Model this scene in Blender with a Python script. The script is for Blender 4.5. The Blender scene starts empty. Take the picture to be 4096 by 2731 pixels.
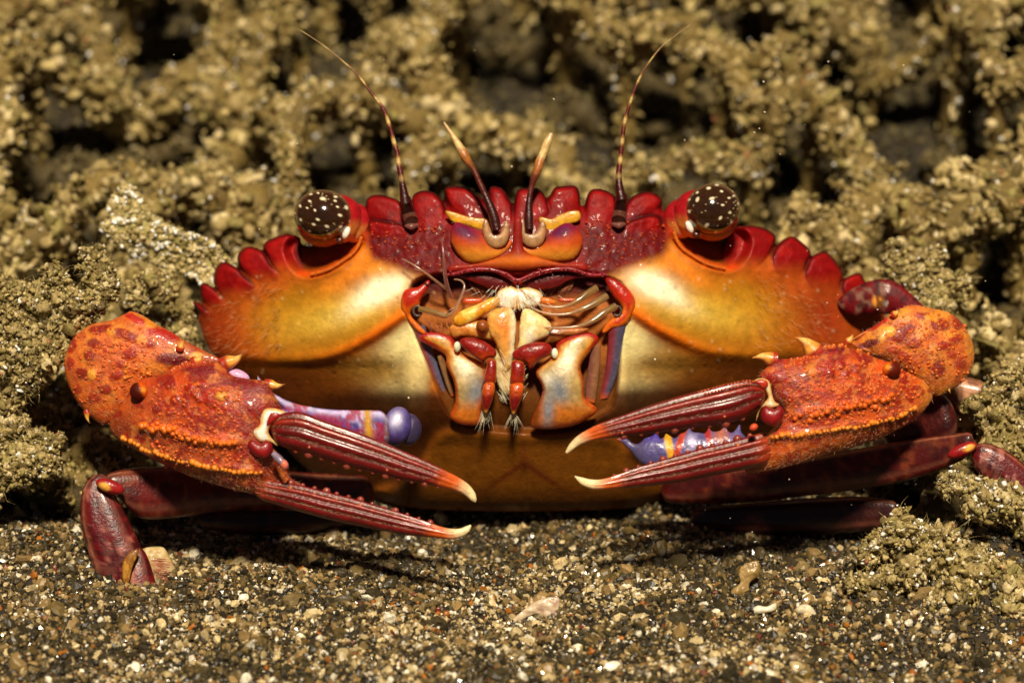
import bpy, math, random
import numpy as np
from mathutils import Vector

SC = bpy.context.scene
# ------------------------------------------------------------------ camera, sky, sun, exposure
# one Blender unit is one centimetre: the crab is about 7 cm wide
SC.unit_settings.system = 'METRIC'
SC.unit_settings.scale_length = 0.01
PITCH = math.radians(22.0)
DIST = 30.0
ZC = 2.0
cp, sp = math.cos(PITCH), math.sin(PITCH)
cam_data = bpy.data.cameras.new("camera")
cam = bpy.data.objects.new("camera", cam_data)
SC.collection.objects.link(cam)
cam.location = (0.0, -DIST * cp, ZC + DIST * sp)
cam.rotation_euler = (math.pi / 2 - PITCH, 0.0, 0.0)
cam_data.sensor_width = 36.0
cam_data.lens = 36.0 * DIST / 10.0
cam_data.clip_start = 0.5
cam_data.clip_end = 500.0
cam_data.dof.use_dof = True
cam_data.dof.focus_distance = DIST - 0.6
cam_data.dof.aperture_fstop = 0.25
SC.camera = cam

SUN_ELEV, SUN_AZ = math.radians(59.0), math.radians(3.0)   # from the camera's side, a little to the right
world = bpy.data.worlds.new("World")
SC.world = world
world.use_nodes = True
wn = world.node_tree
bg = wn.nodes["Background"]
sky = wn.nodes.new("ShaderNodeTexSky")
sky.sky_type = 'NISHITA'
sky.sun_disc = False
sky.sun_elevation = SUN_ELEV
sky.sun_rotation = math.pi - SUN_AZ
wn.links.new(sky.outputs[0], bg.inputs[0])
bg.inputs[1].default_value = 0.007
sun_data = bpy.data.lights.new("sun", 'SUN')
sun_data.energy = 5.0
sun_data.angle = math.radians(7.0)
sun_data.color = (1.0, 0.86, 0.66)
sun = bpy.data.objects.new("sun", sun_data)
SC.collection.objects.link(sun)
sdir = Vector((math.cos(SUN_ELEV) * math.sin(SUN_AZ), -math.cos(SUN_ELEV) * math.cos(SUN_AZ), math.sin(SUN_ELEV)))
sun.rotation_euler = sdir.to_track_quat('Z', 'Y').to_euler()
sun.location = sdir * 40
SC.view_settings.view_transform = 'Standard'
SC.view_settings.look = 'None'
SC.view_settings.exposure = 0.12
SC.view_settings.gamma = 1.0

# ------------------------------------------------------------------ helpers
S = 409.6
rng = np.random.default_rng(7)
random.seed(7)


def P(a):
    """(n,3) array of (x, y, d): x, y measured on the photograph (4096 wide) and d toward the viewer, to world centimetres."""
    a = np.asarray(a, float)
    x = (a[:, 0] - 2048.0) / S
    v = -(a[:, 1] - 1365.5) / S
    d = a[:, 2] / S
    k = (DIST - d) / DIST
    return np.stack([x * k, -d * cp + v * k * sp, ZC + v * k * cp + d * sp], 1)


def lin(h):
    if not isinstance(h, str):
        return np.array(h, float)
    h = h.lstrip('#')
    c = np.array([int(h[i:i + 2], 16) / 255.0 for i in (0, 2, 4)])
    return np.where(c <= 0.04045, c / 12.92, ((c + 0.055) / 1.055) ** 2.4)


def sstep(a, b, x):
    t = np.clip((x - a) / (b - a + 1e-9), 0, 1)
    return t * t * (3 - 2 * t)


def mix(col, c, m):
    m = np.clip(m, 0, 1)[:, None]
    c = lin(c) if isinstance(c, str) else np.asarray(c)
    return col * (1 - m) + c * m


def gauss(x, y, cx, cy, rx, ry=None, rot=0.0):
    ry = rx if ry is None else ry
    c, s = math.cos(math.radians(rot)), math.sin(math.radians(rot))
    dx, dy = x - cx, y - cy
    u, w = dx * c + dy * s, -dx * s + dy * c
    return np.exp(-(u / rx) ** 2 - (w / ry) ** 2)


def spot(x, y, cx, cy, rx, ry=None, rot=0.0, soft=0.3):
    ry = rx if ry is None else ry
    c, s = math.cos(math.radians(rot)), math.sin(math.radians(rot))
    dx, dy = x - cx, y - cy
    r = np.hypot((dx * c + dy * s) / rx, (-dx * s + dy * c) / ry)
    return 1 - sstep(1 - soft, 1 + soft, r)


def _h(i, j, seed):
    n = (i * 374761393 + j * 668265263 + seed * 974711) & 0xffffffff
    n = ((n ^ (n >> 13)) * 1274126177) & 0xffffffff
    return ((n ^ (n >> 16)) & 0xffff) / 65535.0


def vnoise(x, y, sc, seed=0):
    x, y = x / sc, y / sc
    i, j = np.floor(x).astype(np.int64), np.floor(y).astype(np.int64)
    fx, fy = x - i, y - j
    fx, fy = fx * fx * (3 - 2 * fx), fy * fy * (3 - 2 * fy)
    return (_h(i, j, seed) * (1 - fx) + _h(i + 1, j, seed) * fx) * (1 - fy) + (_h(i, j + 1, seed) * (1 - fx) + _h(i + 1, j + 1, seed) * fx) * fy


def fbm(x, y, sc, seed=0, o=3):
    r, a, t = 0, 1.0, 0
    for k in range(o):
        r = r + a * vnoise(x, y, sc / 2 ** k, seed + k)
        t += a
        a *= 0.55
    return r / t


def smooth(pts, n=8, closed=True):
    p = np.asarray(pts, float)
    m = len(p)
    out = []
    rngi = range(m) if closed else range(m - 1)
    for i in rngi:
        if closed:
            a, b, c, d = p[i - 1], p[i], p[(i + 1) % m], p[(i + 2) % m]
        else:
            a, b, c, d = p[max(i - 1, 0)], p[i], p[i + 1], p[min(i + 2, m - 1)]
        for k in range(n):
            t = k / n
            out.append(0.5 * ((2 * b) + (c - a) * t + (2 * a - 5 * b + 4 * c - d) * t * t + (3 * b - a - 3 * c + d) * t ** 3))
    if not closed:
        out.append(p[-1])
    return np.array(out)


def resample(p, n):
    p = np.asarray(p, float)
    seg = np.sqrt(((p[1:] - p[:-1]) ** 2).sum(1))
    s = np.concatenate([[0], np.cumsum(seg)])
    t = np.linspace(0, s[-1], n)
    return np.stack([np.interp(t, s, p[:, k]) for k in range(p.shape[1])], 1)


def curve(pts, n):
    return resample(smooth(pts, 10, False), n)


def pdist(x, y, line):
    """distance from points to a polyline, and the fraction along it"""
    line = np.asarray(line, float)
    best = np.full(x.shape, 1e18)
    frac = np.zeros(x.shape)
    px, py = np.zeros(x.shape), np.zeros(x.shape)
    m = len(line) - 1
    for i in range(m):
        ax, ay = line[i][:2]
        bx, by = line[i + 1][:2]
        dx, dy = bx - ax, by - ay
        t = np.clip(((x - ax) * dx + (y - ay) * dy) / (dx * dx + dy * dy + 1e-12), 0, 1)
        qx, qy = ax + t * dx, ay + t * dy
        d = (x - qx) ** 2 + (y - qy) ** 2
        k = d < best
        best = np.where(k, d, best)
        frac = np.where(k, (i + t) / m, frac)
        px = np.where(k, qx, px)
        py = np.where(k, qy, py)
    return np.sqrt(best), frac, px, py


def inside(x, y, poly):
    r = np.zeros(x.shape, bool)
    n = len(poly)
    for i in range(n):
        x1, y1 = poly[i]
        x2, y2 = poly[(i + 1) % n]
        if y1 == y2:
            continue
        c = ((y1 > y) != (y2 > y)) & (x < (x2 - x1) * (y - y1) / (y2 - y1) + x1)
        r ^= c
    return r


class MB:
    """collects pieces in photograph units and links them as ONE mesh object"""

    def __init__(self):
        self.v, self.f3, self.f4, self.c, self.n = [], [], [], [], 0
        self.world = []

    def add(self, v, f, c, world=False):
        v = np.asarray(v, float)
        if not world:
            v = P(v)
        f = np.asarray(f, np.int64) + self.n
        c = np.asarray(c, float)
        if c.ndim == 1:
            c = np.repeat(c[None], len(v), 0)
        self.v.append(v)
        self.c.append(c)
        (self.f3 if f.shape[1] == 3 else self.f4).append(f)
        self.n += len(v)

    def build(self, name, mat, parent=None, flat=False, origin=None):
        v = np.concatenate(self.v)
        c = np.concatenate(self.c)
        f3 = np.concatenate(self.f3) if self.f3 else np.zeros((0, 3), np.int64)
        f4 = np.concatenate(self.f4) if self.f4 else np.zeros((0, 4), np.int64)
        if origin is None:
            origin = np.array([0, 0, 0.0])
        origin = np.asarray(origin, float)
        v = v - origin
        me = bpy.data.meshes.new(name)
        me.vertices.add(len(v))
        me.vertices.foreach_set('co', v.astype(np.float32).ravel())
        nl = len(f3) * 3 + len(f4) * 4
        me.loops.add(nl)
        me.loops.foreach_set('vertex_index', np.concatenate([f3.ravel(), f4.ravel()]).astype(np.int32))
        me.polygons.add(len(f3) + len(f4))
        st = np.concatenate([np.arange(len(f3)) * 3, len(f3) * 3 + np.arange(len(f4)) * 4])
        me.polygons.foreach_set('loop_start', st.astype(np.int32))
        me.polygons.foreach_set('use_smooth', np.full(len(st), not flat, bool))
        me.update(calc_edges=True)
        at = me.color_attributes.new('Col', 'FLOAT_COLOR', 'POINT')
        rgba = np.concatenate([np.clip(c, 0, 1), np.ones((len(c), 1))], 1).astype(np.float32)
        at.data.foreach_set('color', rgba.ravel())
        me.materials.append(mat)
        o = bpy.data.objects.new(name, me)
        SC.collection.objects.link(o)
        if parent is not None:
            o.parent = parent
            w = np.array(parent.get('_w', (0, 0, 0)), float)
            o.location = tuple(origin - w)
        else:
            o.location = tuple(origin)
        o['_w'] = [float(k) for k in origin]
        return o


def poisson(mask, h):
    rhs = np.where(mask, h * h, 0.0)
    u = np.zeros(mask.shape)
    m = mask.astype(float)

    def A(z):
        r = 4 * z
        r[1:] -= z[:-1]
        r[:-1] -= z[1:]
        r[:, 1:] -= z[:, :-1]
        r[:, :-1] -= z[:, 1:]
        return r * m
    r = rhs.copy()
    p = r.copy()
    rs = (r * r).sum()
    r0 = rs
    for k in range(900):
        Ap = A(p)
        al = rs / max((p * Ap).sum(), 1e-30)
        u += al * p
        r -= al * Ap
        n = (r * r).sum()
        if n < r0 * 1e-7:
            break
        p = r + (n / rs) * p
        rs = n
    return np.maximum(u, 0)


def inflate(mb, outline, h, base=0.0, flat=0.8, back=0.8, relief=None, paint=None, front=None, backf=None):
    """a solid pillow grown from an outline: full thickness in the middle, rounded to the rim, on both sides"""
    o = np.asarray(outline, float)
    x0, y0 = o.min(0) - 2 * h
    x1, y1 = o.max(0) + 2 * h
    xs, ys = np.arange(x0, x1 + h, h), np.arange(y0, y1 + h, h)
    X, Y = np.meshgrid(xs, ys)
    M = inside(X, Y, o)
    u = poisson(M, h)
    cell = M[:-1, :-1] | M[1:, :-1] | M[:-1, 1:] | M[1:, 1:]
    used = np.zeros(M.shape, bool)
    used[:-1, :-1] |= cell
    used[1:, :-1] |= cell
    used[:-1, 1:] |= cell
    used[1:, 1:] |= cell
    rim = used & ~M
    line = np.concatenate([o, o[:1]])
    dd, fr, qx, qy = pdist(X[used], Y[used], line)
    x, y = X[used].copy(), Y[used].copy()
    r_ = rim[used]
    x[r_], y[r_] = qx[r_], qy[r_]
    dist = np.where(r_, 0, dd)
    uu = np.where(r_, 0, u[used])
    t = np.sqrt(2 * uu)
    b = base(x, y) if callable(base) else np.full(x.shape, float(base))
    ft = front(x, y, t, dist) if front else flat * t
    rl = relief(x, y, dist) * np.minimum(1, dist / (3 * h)) if relief else 0
    bt = backf(x, y, t, dist) if backf else back * t
    col = paint(x, y, dist)
    if col.ndim == 1:
        col = np.repeat(col[None], len(x), 0)
    idx = -np.ones(M.shape, np.int64)
    n = len(x)
    idx[used] = np.arange(n)
    ci, cj = np.nonzero(cell)
    q = np.stack([idx[ci, cj], idx[ci + 1, cj], idx[ci + 1, cj + 1], idx[ci, cj + 1]], 1)
    bidx = np.where(r_, np.arange(n), np.arange(n) + n)
    bq = bidx[q][:, ::-1]
    v = np.concatenate([np.stack([x, y, b + ft + rl], 1), np.stack([x, y, b - bt], 1)])
    mb.add(v, np.concatenate([q, bq]), np.concatenate([col, col]))
    return x, y, b + ft + rl, col


def loft(mb, top, bot, dep, n, m, flat=0.8, radial=None, paint=None, cap=True, ends=None):
    """a limb between two traced edges: ellipse sections, radial(s, phi) shapes ridges and grooves; phi 0 = upper edge, pi/2 = viewer side"""
    T, B = curve(top, n), curve(bot, n)
    D = curve(np.stack([np.arange(len(dep)), dep], 1), n)[:, 1] if not callable(dep) else dep(np.linspace(0, 1, n))
    c = (T + B) / 2
    h = (T - B) / 2
    w = np.hypot(h[:, 0], h[:, 1])
    s = np.linspace(0, 1, n)
    if ends:
        L_ = np.hypot(*np.diff(c, axis=0).T).sum()
        for e_, wd in ((0, ends[0]), (1, ends[1])):
            if wd:
                k_ = np.clip((s if e_ == 0 else 1 - s) / (wd * w.max() / L_), 0.0, 1)
                g_ = np.sqrt(np.clip(1 - (1 - k_) ** 2, 0.0025, 1))
                h = h * g_[:, None]
                w = w * g_
    ph = np.linspace(0, 2 * math.pi, m, endpoint=False)
    SS, PH = np.meshgrid(s, ph, indexing='ij')
    R = radial(SS, PH) if radial else np.ones(SS.shape)
    cx = c[:, None, 0] + h[:, None, 0] * np.cos(PH) * R
    cy = c[:, None, 1] + h[:, None, 1] * np.cos(PH) * R
    fl = flat(s)[:, None] if callable(flat) else flat
    cd = D[:, None] + w[:, None] * fl * np.sin(PH) * R
    v = np.stack([cx.ravel(), cy.ravel(), cd.ravel()], 1)
    i, j = np.meshgrid(np.arange(n - 1), np.arange(m), indexing='ij')
    i, j = i.ravel(), j.ravel()
    k = (j + 1) % m
    q = np.stack([i * m + j, i * m + k, (i + 1) * m + k, (i + 1) * m + j], 1)
    col = paint(SS.ravel(), PH.ravel(), cx.ravel(), cy.ravel())
    if col.ndim == 1:
        col = np.repeat(col[None], len(v), 0)
    mb.add(v, q, col)
    if cap:
        for e in (0, n - 1):
            ce = v[e * m:(e + 1) * m].mean(0)
            tri = np.stack([np.full(m, m), np.arange(m), (np.arange(m) + 1) % m], 1)
            if e:
                tri = tri[:, ::-1]
            mb.add(np.concatenate([v[e * m:(e + 1) * m], ce[None]]), tri, np.concatenate([col[e * m:(e + 1) * m], col[e * m:e * m + 1]]))
    return v, col


def tube(mb, pts, rad, col, m=8, n=None, radial=None):
    """round tube through (x, y, d) points; rad and col may vary along it"""
    n = n or max(6, len(pts) * 6)
    p = curve(pts, n)
    rad = np.interp(np.linspace(0, 1, n), np.linspace(0, 1, len(np.atleast_1d(rad))), np.atleast_1d(rad)) if np.ndim(rad) else np.full(n, float(rad))
    t = np.gradient(p, axis=0)
    t /= np.linalg.norm(t, axis=1)[:, None] + 1e-9
    up = np.array([0.13, 0.21, 0.97])
    a = np.cross(t, up)
    a /= np.linalg.norm(a, axis=1)[:, None] + 1e-9
    b = np.cross(t, a)
    ph = np.linspace(0, 2 * math.pi, m, endpoint=False)
    v = p[:, None] + rad[:, None, None] * (a[:, None] * np.cos(ph)[None, :, None] + b[:, None] * np.sin(ph)[None, :, None])
    v = v.reshape(-1, 3)
    i, j = np.meshgrid(np.arange(n - 1), np.arange(m), indexing='ij')
    i, j = i.ravel(), j.ravel()
    k = (j + 1) % m
    q = np.stack([i * m + j, i * m + k, (i + 1) * m + k, (i + 1) * m + j], 1)
    if callable(col):
        cc = np.repeat(col(np.linspace(0, 1, n)), m, 0)
    else:
        cc = np.repeat(lin(col)[None], n * m, 0)
    mb.add(v, q, cc)
    for e in (0, n - 1):
        tri = np.stack([np.full(m, m), np.arange(m), (np.arange(m) + 1) % m], 1)
        mb.add(np.concatenate([v[e * m:(e + 1) * m], p[e][None]]), tri if e == 0 else tri[:, ::-1], np.concatenate([cc[e * m:(e + 1) * m], cc[e * m:e * m + 1]]))


def ball(mb, c, r, col, n=20, m=28, squash=(1, 1, 1), rot=0.0):
    th = np.linspace(0, math.pi, n)
    ph = np.linspace(0, 2 * math.pi, m, endpoint=False)
    A, B = np.meshgrid(th, ph, indexing='ij')
    d = np.stack([np.sin(A) * np.cos(B), np.cos(A), np.sin(A) * np.sin(B)], -1).reshape(-1, 3)
    w = d * r * np.array(squash)
    cr, sr = math.cos(math.radians(rot)), math.sin(math.radians(rot))
    w = np.stack([w[:, 0] * cr - w[:, 1] * sr, w[:, 0] * sr + w[:, 1] * cr, w[:, 2]], 1)
    i, j = np.meshgrid(np.arange(n - 1), np.arange(m), indexing='ij')
    i, j = i.ravel(), j.ravel()
    k = (j + 1) % m
    q = np.stack([i * m + j, i * m + k, (i + 1) * m + k, (i + 1) * m + j], 1)
    cc = col(d) if callable(col) else np.repeat(lin(col)[None], len(d), 0)
    mb.add(w + np.array(c, float), q, cc)


def hairs(mb, pts, dirs, length, width, col, bend=0.3, world=False):
    """many fine setae, each a slim three-sided bristle"""
    pts, dirs = np.asarray(pts, float), np.asarray(dirs, float)
    n = len(pts)
    dirs = dirs / (np.linalg.norm(dirs, axis=1)[:, None] + 1e-9)
    L = length * rng.uniform(0.6, 1.25, n)[:, None] if np.ndim(length) == 0 else np.asarray(length)[:, None]
    sag = rng.normal(0, 1, (n, 3)) * bend
    a = np.cross(dirs, rng.normal(0, 1, (n, 3)))
    a /= np.linalg.norm(a, axis=1)[:, None] + 1e-9
    b = np.cross(dirs, a)
    vs = []
    for s, w in ((0, 1.0), (0.5, 0.8), (1.0, 0.15)):
        c = pts + (dirs + sag * s * 0.5) * L * s
        for q in (0, 2.094, 4.188):
            vs.append(c + width * w * (a * math.cos(q) + b * math.sin(q)))
    v = np.stack(vs, 1).reshape(-1, 3)
    base = np.arange(n)[:, None] * 9
    f = []
    for l in (0, 3):
        for k in range(3):
            f.append([l + k, l + (k + 1) % 3, l + 3 + (k + 1) % 3, l + 3 + k])
    q = (base[:, None, :] + np.array(f)[None]).reshape(-1, 4)
    c = np.asarray(lin(col) if isinstance(col, str) else col)
    if c.ndim == 1:
        c = np.repeat(c[None], n, 0)
    c = c * rng.uniform(0.75, 1.2, (n, 1))
    mb.add(v, q, np.repeat(c, 9, 0), world=world)


_t = (1 + 5 ** 0.5) / 2
ICO_V = np.array([(-1, _t, 0), (1, _t, 0), (-1, -_t, 0), (1, -_t, 0), (0, -1, _t), (0, 1, _t), (0, -1, -_t), (0, 1, -_t), (_t, 0, -1), (_t, 0, 1), (-_t, 0, -1), (-_t, 0, 1)]) / math.hypot(1, _t)
ICO_F = np.array([(0, 11, 5), (0, 5, 1), (0, 1, 7), (0, 7, 10), (0, 10, 11), (1, 5, 9), (5, 11, 4), (11, 10, 2), (10, 7, 6), (7, 1, 8), (3, 9, 4), (3, 4, 2), (3, 2, 6), (3, 6, 8), (3, 8, 9), (4, 9, 5), (2, 4, 11), (6, 2, 10), (8, 6, 7), (9, 8, 1)])


def subdiv(V, F):
    V = [tuple(p) for p in V]
    cache, out = {}, []

    def midp(a, b):
        k = (min(a, b), max(a, b))
        if k not in cache:
            p = np.array(V[a]) + np.array(V[b])
            p /= np.linalg.norm(p)
            V.append(tuple(p))
            cache[k] = len(V) - 1
        return cache[k]
    for a, b, c in F:
        d, e, f = midp(a, b), midp(b, c), midp(c, a)
        out += [(a, d, f), (b, e, d), (c, f, e), (d, e, f)]
    return np.array(V), np.array(out)


ICO1 = subdiv(ICO_V, ICO_F)
ICO0 = (ICO_V, ICO_F)


def randrot(n):
    q = rng.normal(0, 1, (n, 4))
    q /= np.linalg.norm(q, axis=1)[:, None]
    w, x, y, z = q.T
    return np.stack([np.stack([1 - 2 * (y * y + z * z), 2 * (x * y - z * w), 2 * (x * z + y * w)], 1),
                     np.stack([2 * (x * y + z * w), 1 - 2 * (x * x + z * z), 2 * (y * z - x * w)], 1),
                     np.stack([2 * (x * z - y * w), 2 * (y * z + x * w), 1 - 2 * (x * x + y * y)], 1)], 1)


def grains(mb, centres, radii, cols, jitter=0.25, aniso=0.35, tmpl=ICO0, world=True):
    """irregular little lumps at world positions"""
    V, F = tmpl
    n = len(centres)
    sc = radii[:, None] * np.exp(rng.normal(0, aniso, (n, 3)))
    jit = 1 + rng.uniform(-jitter, jitter, (n, len(V)))
    loc = V[None] * jit[:, :, None] * sc[:, None, :]
    R = randrot(n)
    loc = np.einsum('nij,nvj->nvi', R, loc) + centres[:, None]
    f = (F[None] + (np.arange(n) * len(V))[:, None, None]).reshape(-1, 3)
    mb.add(loc.reshape(-1, 3), f, np.repeat(cols, len(V), 0), world=world)


def mat(name, rough=0.4, coat=0.0, sss=0.0, sss_r=(0.12, 0.04, 0.02), spec=0.5, bump=0.0, bump_scale=40.0, var=0.15, var_scale=12.0, trans=0.0, alpha=1.0, coat_rough=0.08):
    m = bpy.data.materials.new(name)
    m.use_nodes = True
    nt = m.node_tree
    b = nt.nodes['Principled BSDF']
    a = nt.nodes.new('ShaderNodeAttribute')
    a.attribute_name = 'Col'
    tc = nt.nodes.new('ShaderNodeTexCoord')
    nz = nt.nodes.new('ShaderNodeTexNoise')
    nz.inputs['Scale'].default_value = var_scale
    nz.inputs['Detail'].default_value = 5.0
    nt.links.new(tc.outputs['Object'], nz.inputs['Vector'])
    mr = nt.nodes.new('ShaderNodeMapRange')
    mr.inputs[1].default_value = 0.3
    mr.inputs[2].default_value = 0.7
    mr.inputs[3].default_value = 1 - var
    mr.inputs[4].default_value = 1 + var
    nt.links.new(nz.outputs['Fac'], mr.inputs[0])
    vm = nt.nodes.new('ShaderNodeVectorMath')
    vm.operation = 'SCALE'
    nt.links.new(a.outputs['Color'], vm.inputs[0])
    nt.links.new(mr.outputs[0], vm.inputs['Scale'])
    nt.links.new(vm.outputs[0], b.inputs['Base Color'])
    b.inputs['Roughness'].default_value = rough
    b.inputs['Specular IOR Level'].default_value = spec
    b.inputs['Coat Weight'].default_value = coat
    b.inputs['Coat Roughness'].default_value = coat_rough
    b.inputs['Subsurface Weight'].default_value = sss
    b.inputs['Subsurface Radius'].default_value = sss_r
    b.inputs['Subsurface Scale'].default_value = 1.0
    b.inputs['Transmission Weight'].default_value = trans
    b.inputs['Alpha'].default_value = alpha
    if bump:
        n2 = nt.nodes.new('ShaderNodeTexNoise')
        n2.inputs['Scale'].default_value = bump_scale
        n2.inputs['Detail'].default_value = 4.0
        nt.links.new(tc.outputs['Object'], n2.inputs['Vector'])
        bp = nt.nodes.new('ShaderNodeBump')
        bp.inputs['Strength'].default_value = bump
        bp.inputs['Distance'].default_value = 0.02
        nt.links.new(n2.outputs['Fac'], bp.inputs['Height'])
        nt.links.new(bp.outputs[0], b.inputs['Normal'])
    return m


M_SHELL = mat('crab_shell', 0.5, 0.04, 0.35, (0.12, 0.045, 0.018), spec=0.14, bump=0.3, bump_scale=38, var=0.16, var_scale=9)
M_GLOSS = mat('crab_glossy_shell', 0.36, 0.22, 0.25, (0.09, 0.035, 0.015), spec=0.45, bump=0.3, bump_scale=36, var=0.24, var_scale=16)
M_FUZZ = mat('crab_felted_shell', 0.42, 0.2, 0.2, (0.08, 0.03, 0.015), bump=0.5, bump_scale=45, var=0.22, var_scale=22)
M_EYE = mat('crab_eye', 0.12, 1.0, 0.0, var=0.25, var_scale=40, coat_rough=0.03)
M_CLEAR = mat('crab_clear_cuticle', 0.22, 0.3, 0.3, (0.1, 0.06, 0.03), var=0.15, trans=0.6)
M_SOFT = mat('crab_soft_tissue', 0.35, 0.2, 0.8, (0.12, 0.07, 0.03), var=0.25, var_scale=18, bump=0.3, bump_scale=40)
M_HAIR = mat('crab_setae', 0.5, 0.0, 0.0, spec=0.3, var=0.1)
M_SAND = mat('sand_grain', 0.38, 0.35, 0.0, var=0.22, var_scale=50, bump=0.2, bump_scale=60)
M_BED = mat('seabed_sand', 0.8, 0.0, 0.0, var=0.35, var_scale=16, bump=0.6, bump_scale=22)
M_WEED = mat('encrusted_weed', 0.7, 0.05, 0.15, (0.05, 0.035, 0.015), var=0.38, var_scale=38, bump=0.9, bump_scale=42)
M_SHARD = mat('shell_fragment', 0.4, 0.2, 0.2, (0.05, 0.04, 0.03), var=0.18, var_scale=14, bump=0.4, bump_scale=26)


def tag(o, label=None, cat=None, group=None, kind=None):
    if label:
        o['label'] = label
    if cat:
        o['category'] = cat
    if group:
        o['group'] = group
    if kind:
        o['kind'] = kind
    return o


# ------------------------------------------------------------------ seabed
def ground_pt(px, py, z0=0.0):
    v = -(py - 1365.5) / S
    d = (z0 - ZC - v * cp) / (sp - v * cp / DIST)
    return P(np.array([[px, py, d * S]]))[0]


def ramp(x, y):
    z = 2.5 * sstep(1.9, 10.5, y) + 0.35 * sstep(3.6, 6.0, np.abs(x)) * sstep(-3.0, 0.5, y)
    z = z + 0.34 * (fbm(x + 50, y + 50, 1.6, 3, 3) - 0.5) + 0.22 * (fbm(x + 90, y + 20, 0.55, 5, 2) - 0.5)
    # low mound on the near right, drift on the near left
    for (cx, cy, rx, ry, h) in MOUNDS:
        z = z + h * np.exp(-((x - cx) / rx) ** 2 - ((y - cy) / ry) ** 2)
    return z


MOUNDS = []
g = ground_pt(3900, 2330)
MOUNDS.append((g[0] + 0.1, g[1], 0.95, 0.6, 0.42))
g = ground_pt(3550, 2640)
MOUNDS.append((g[0], g[1], 0.5, 0.25, -0.22))
g = ground_pt(150, 2250)
MOUNDS.append((g[0], g[1], 0.9, 0.7, 0.16))
g = ground_pt(1200, 2330)
MOUNDS.append((g[0], g[1], 1.2, 0.3, 0.10))
g = ground_pt(2600, 2430)
MOUNDS.append((g[0], g[1], 1.2, 0.35, 0.10))
g = ground_pt(2000, 2120)
MOUNDS.append((g[0], g[1], 2.4, 0.5, -0.18))

mb = MB()
gx = np.linspace(-14, 14, 330)
gy = np.concatenate([np.linspace(-7, 3, 190), np.linspace(3.1, 60, 120)])
X, Y = np.meshgrid(gx, gy)
Z = ramp(X, Y)
n1, n2 = X.shape
i, j = np.meshgrid(np.arange(n1 - 1), np.arange(n2 - 1), indexing='ij')
i, j = i.ravel(), j.ravel()
q = np.stack([i * n2 + j, i * n2 + j + 1, (i + 1) * n2 + j + 1, (i + 1) * n2 + j], 1)
cc = mix(np.repeat(lin('#1d170c')[None], X.size, 0), '#2e2412', fbm(X.ravel() + 40, Y.ravel() + 40, 0.3, 11))
mb.add(np.stack([X, Y, Z], -1).reshape(-1, 3), q, cc, world=True)
tag(mb.build('seabed', M_BED), kind='structure')

# loose grains over the sand
GP = np.array([lin(c) for c in ('#4a4029', '#2e281a', '#66552f', '#94794a', '#cdb784', '#efe6cc', '#a8641f', '#6e3420', '#3f3822', '#7d6a42')])
GW = np.array([0.17, 0.15, 0.17, 0.15, 0.085, 0.032, 0.014, 0.008, 0.12, 0.085])


def scatter_sand(n, ylo, yhi, xlo, xhi, rlo, rhi, tm, lift=0.2):
    mbs = MB()
    x = rng.uniform(xlo, xhi, n)
    y = rng.uniform(ylo, yhi, n)
    r = rlo * (rhi / rlo) ** (rng.random(n) ** 2.2)
    # patches: pale shelly drifts and darker finer hollows
    patch = fbm(x + 31, y * 1.6 + 17, 1.1, 21, 3)
    k = rng.choice(len(GP), n, p=GW / GW.sum())
    swap = (rng.random(n) < sstep(0.5, 0.72, patch) * 0.4)
    k = np.where(swap, rng.choice([3, 4, 5, 9, 4], n), k)
    dark = (rng.random(n) < sstep(0.5, 0.3, patch) * 0.5)
    k = np.where(dark, rng.choice([0, 1, 8, 2], n), k)
    c = GP[k] * rng.uniform(0.6, 1.15, (n, 1))
    z = ramp(x, y) + r * lift + rng.uniform(0, 0.02, n)
    grains(mbs, np.stack([x, y, z], 1), r, c, 0.22, 0.33, tm)
    return mbs


ms = scatter_sand(92000, -4.5, 1.2, -6.2, 6.2, 0.010, 0.038, ICO0)
m2 = scatter_sand(2600, -4.5, 0.9, -6.2, 6.2, 0.022, 0.07, ICO1)
for a in ('v', 'c'):
    getattr(ms, a).extend(getattr(m2, a))
ms.f3 += [f + ms.n for f in m2.f3]
ms.n += m2.n
# the sand goes on to both sides of the picture
keep_rng, rng = rng, np.random.default_rng(99)
for xa, xb in ((-11.0, -6.1), (6.1, 11.0)):
    m3 = scatter_sand(26000, -4.8, 1.4, xa, xb, 0.014, 0.05, ICO0)
    ms.v.extend(m3.v)
    ms.c.extend(m3.c)
    ms.f3 += [f + ms.n for f in m3.f3]
    ms.n += m3.n
rng = keep_rng
# grains heaped round the feet and under the heap of weed
for (fx, fy, fn, fr_) in ((520, 2395, 260, .16), (640, 2400, 160, .14), (430, 2400, 140, .14), (4070, 2290, 150, .2)):
    g = ground_pt(fx, fy)
    x = g[0] + rng.normal(0, fr_, fn)
    y = g[1] + rng.normal(0, fr_ * .6, fn)
    h_ = 0.11 * np.exp(-((x - g[0]) / fr_) ** 2 - ((y - g[1]) / (fr_ * .7)) ** 2)
    grains(ms, np.stack([x, y, ramp(x, y) + h_ * rng.random(fn)], 1), rng.uniform(.012, .036, fn), GP[rng.choice(len(GP), fn, p=GW / GW.sum())] * rng.uniform(.7, 1.2, (fn, 1)), .22, .33)
tag(ms.build('sand_grains', M_SAND, flat=True), 'loose coarse sand of grey, tan and white grains covering the seabed', 'sand', kind='stuff')


# ------------------------------------------------------------------ encrusted weed
WP = np.array([lin(c) for c in ('#a38e58', '#86743c', '#b8a46a', '#64542a', '#d0bc8a', '#fbf5e6', '#b0724e', '#8c7f44')])
WW = np.array([0.32, 0.20, 0.21, 0.09, 0.08, 0.022, 0.010, 0.07])


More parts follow.
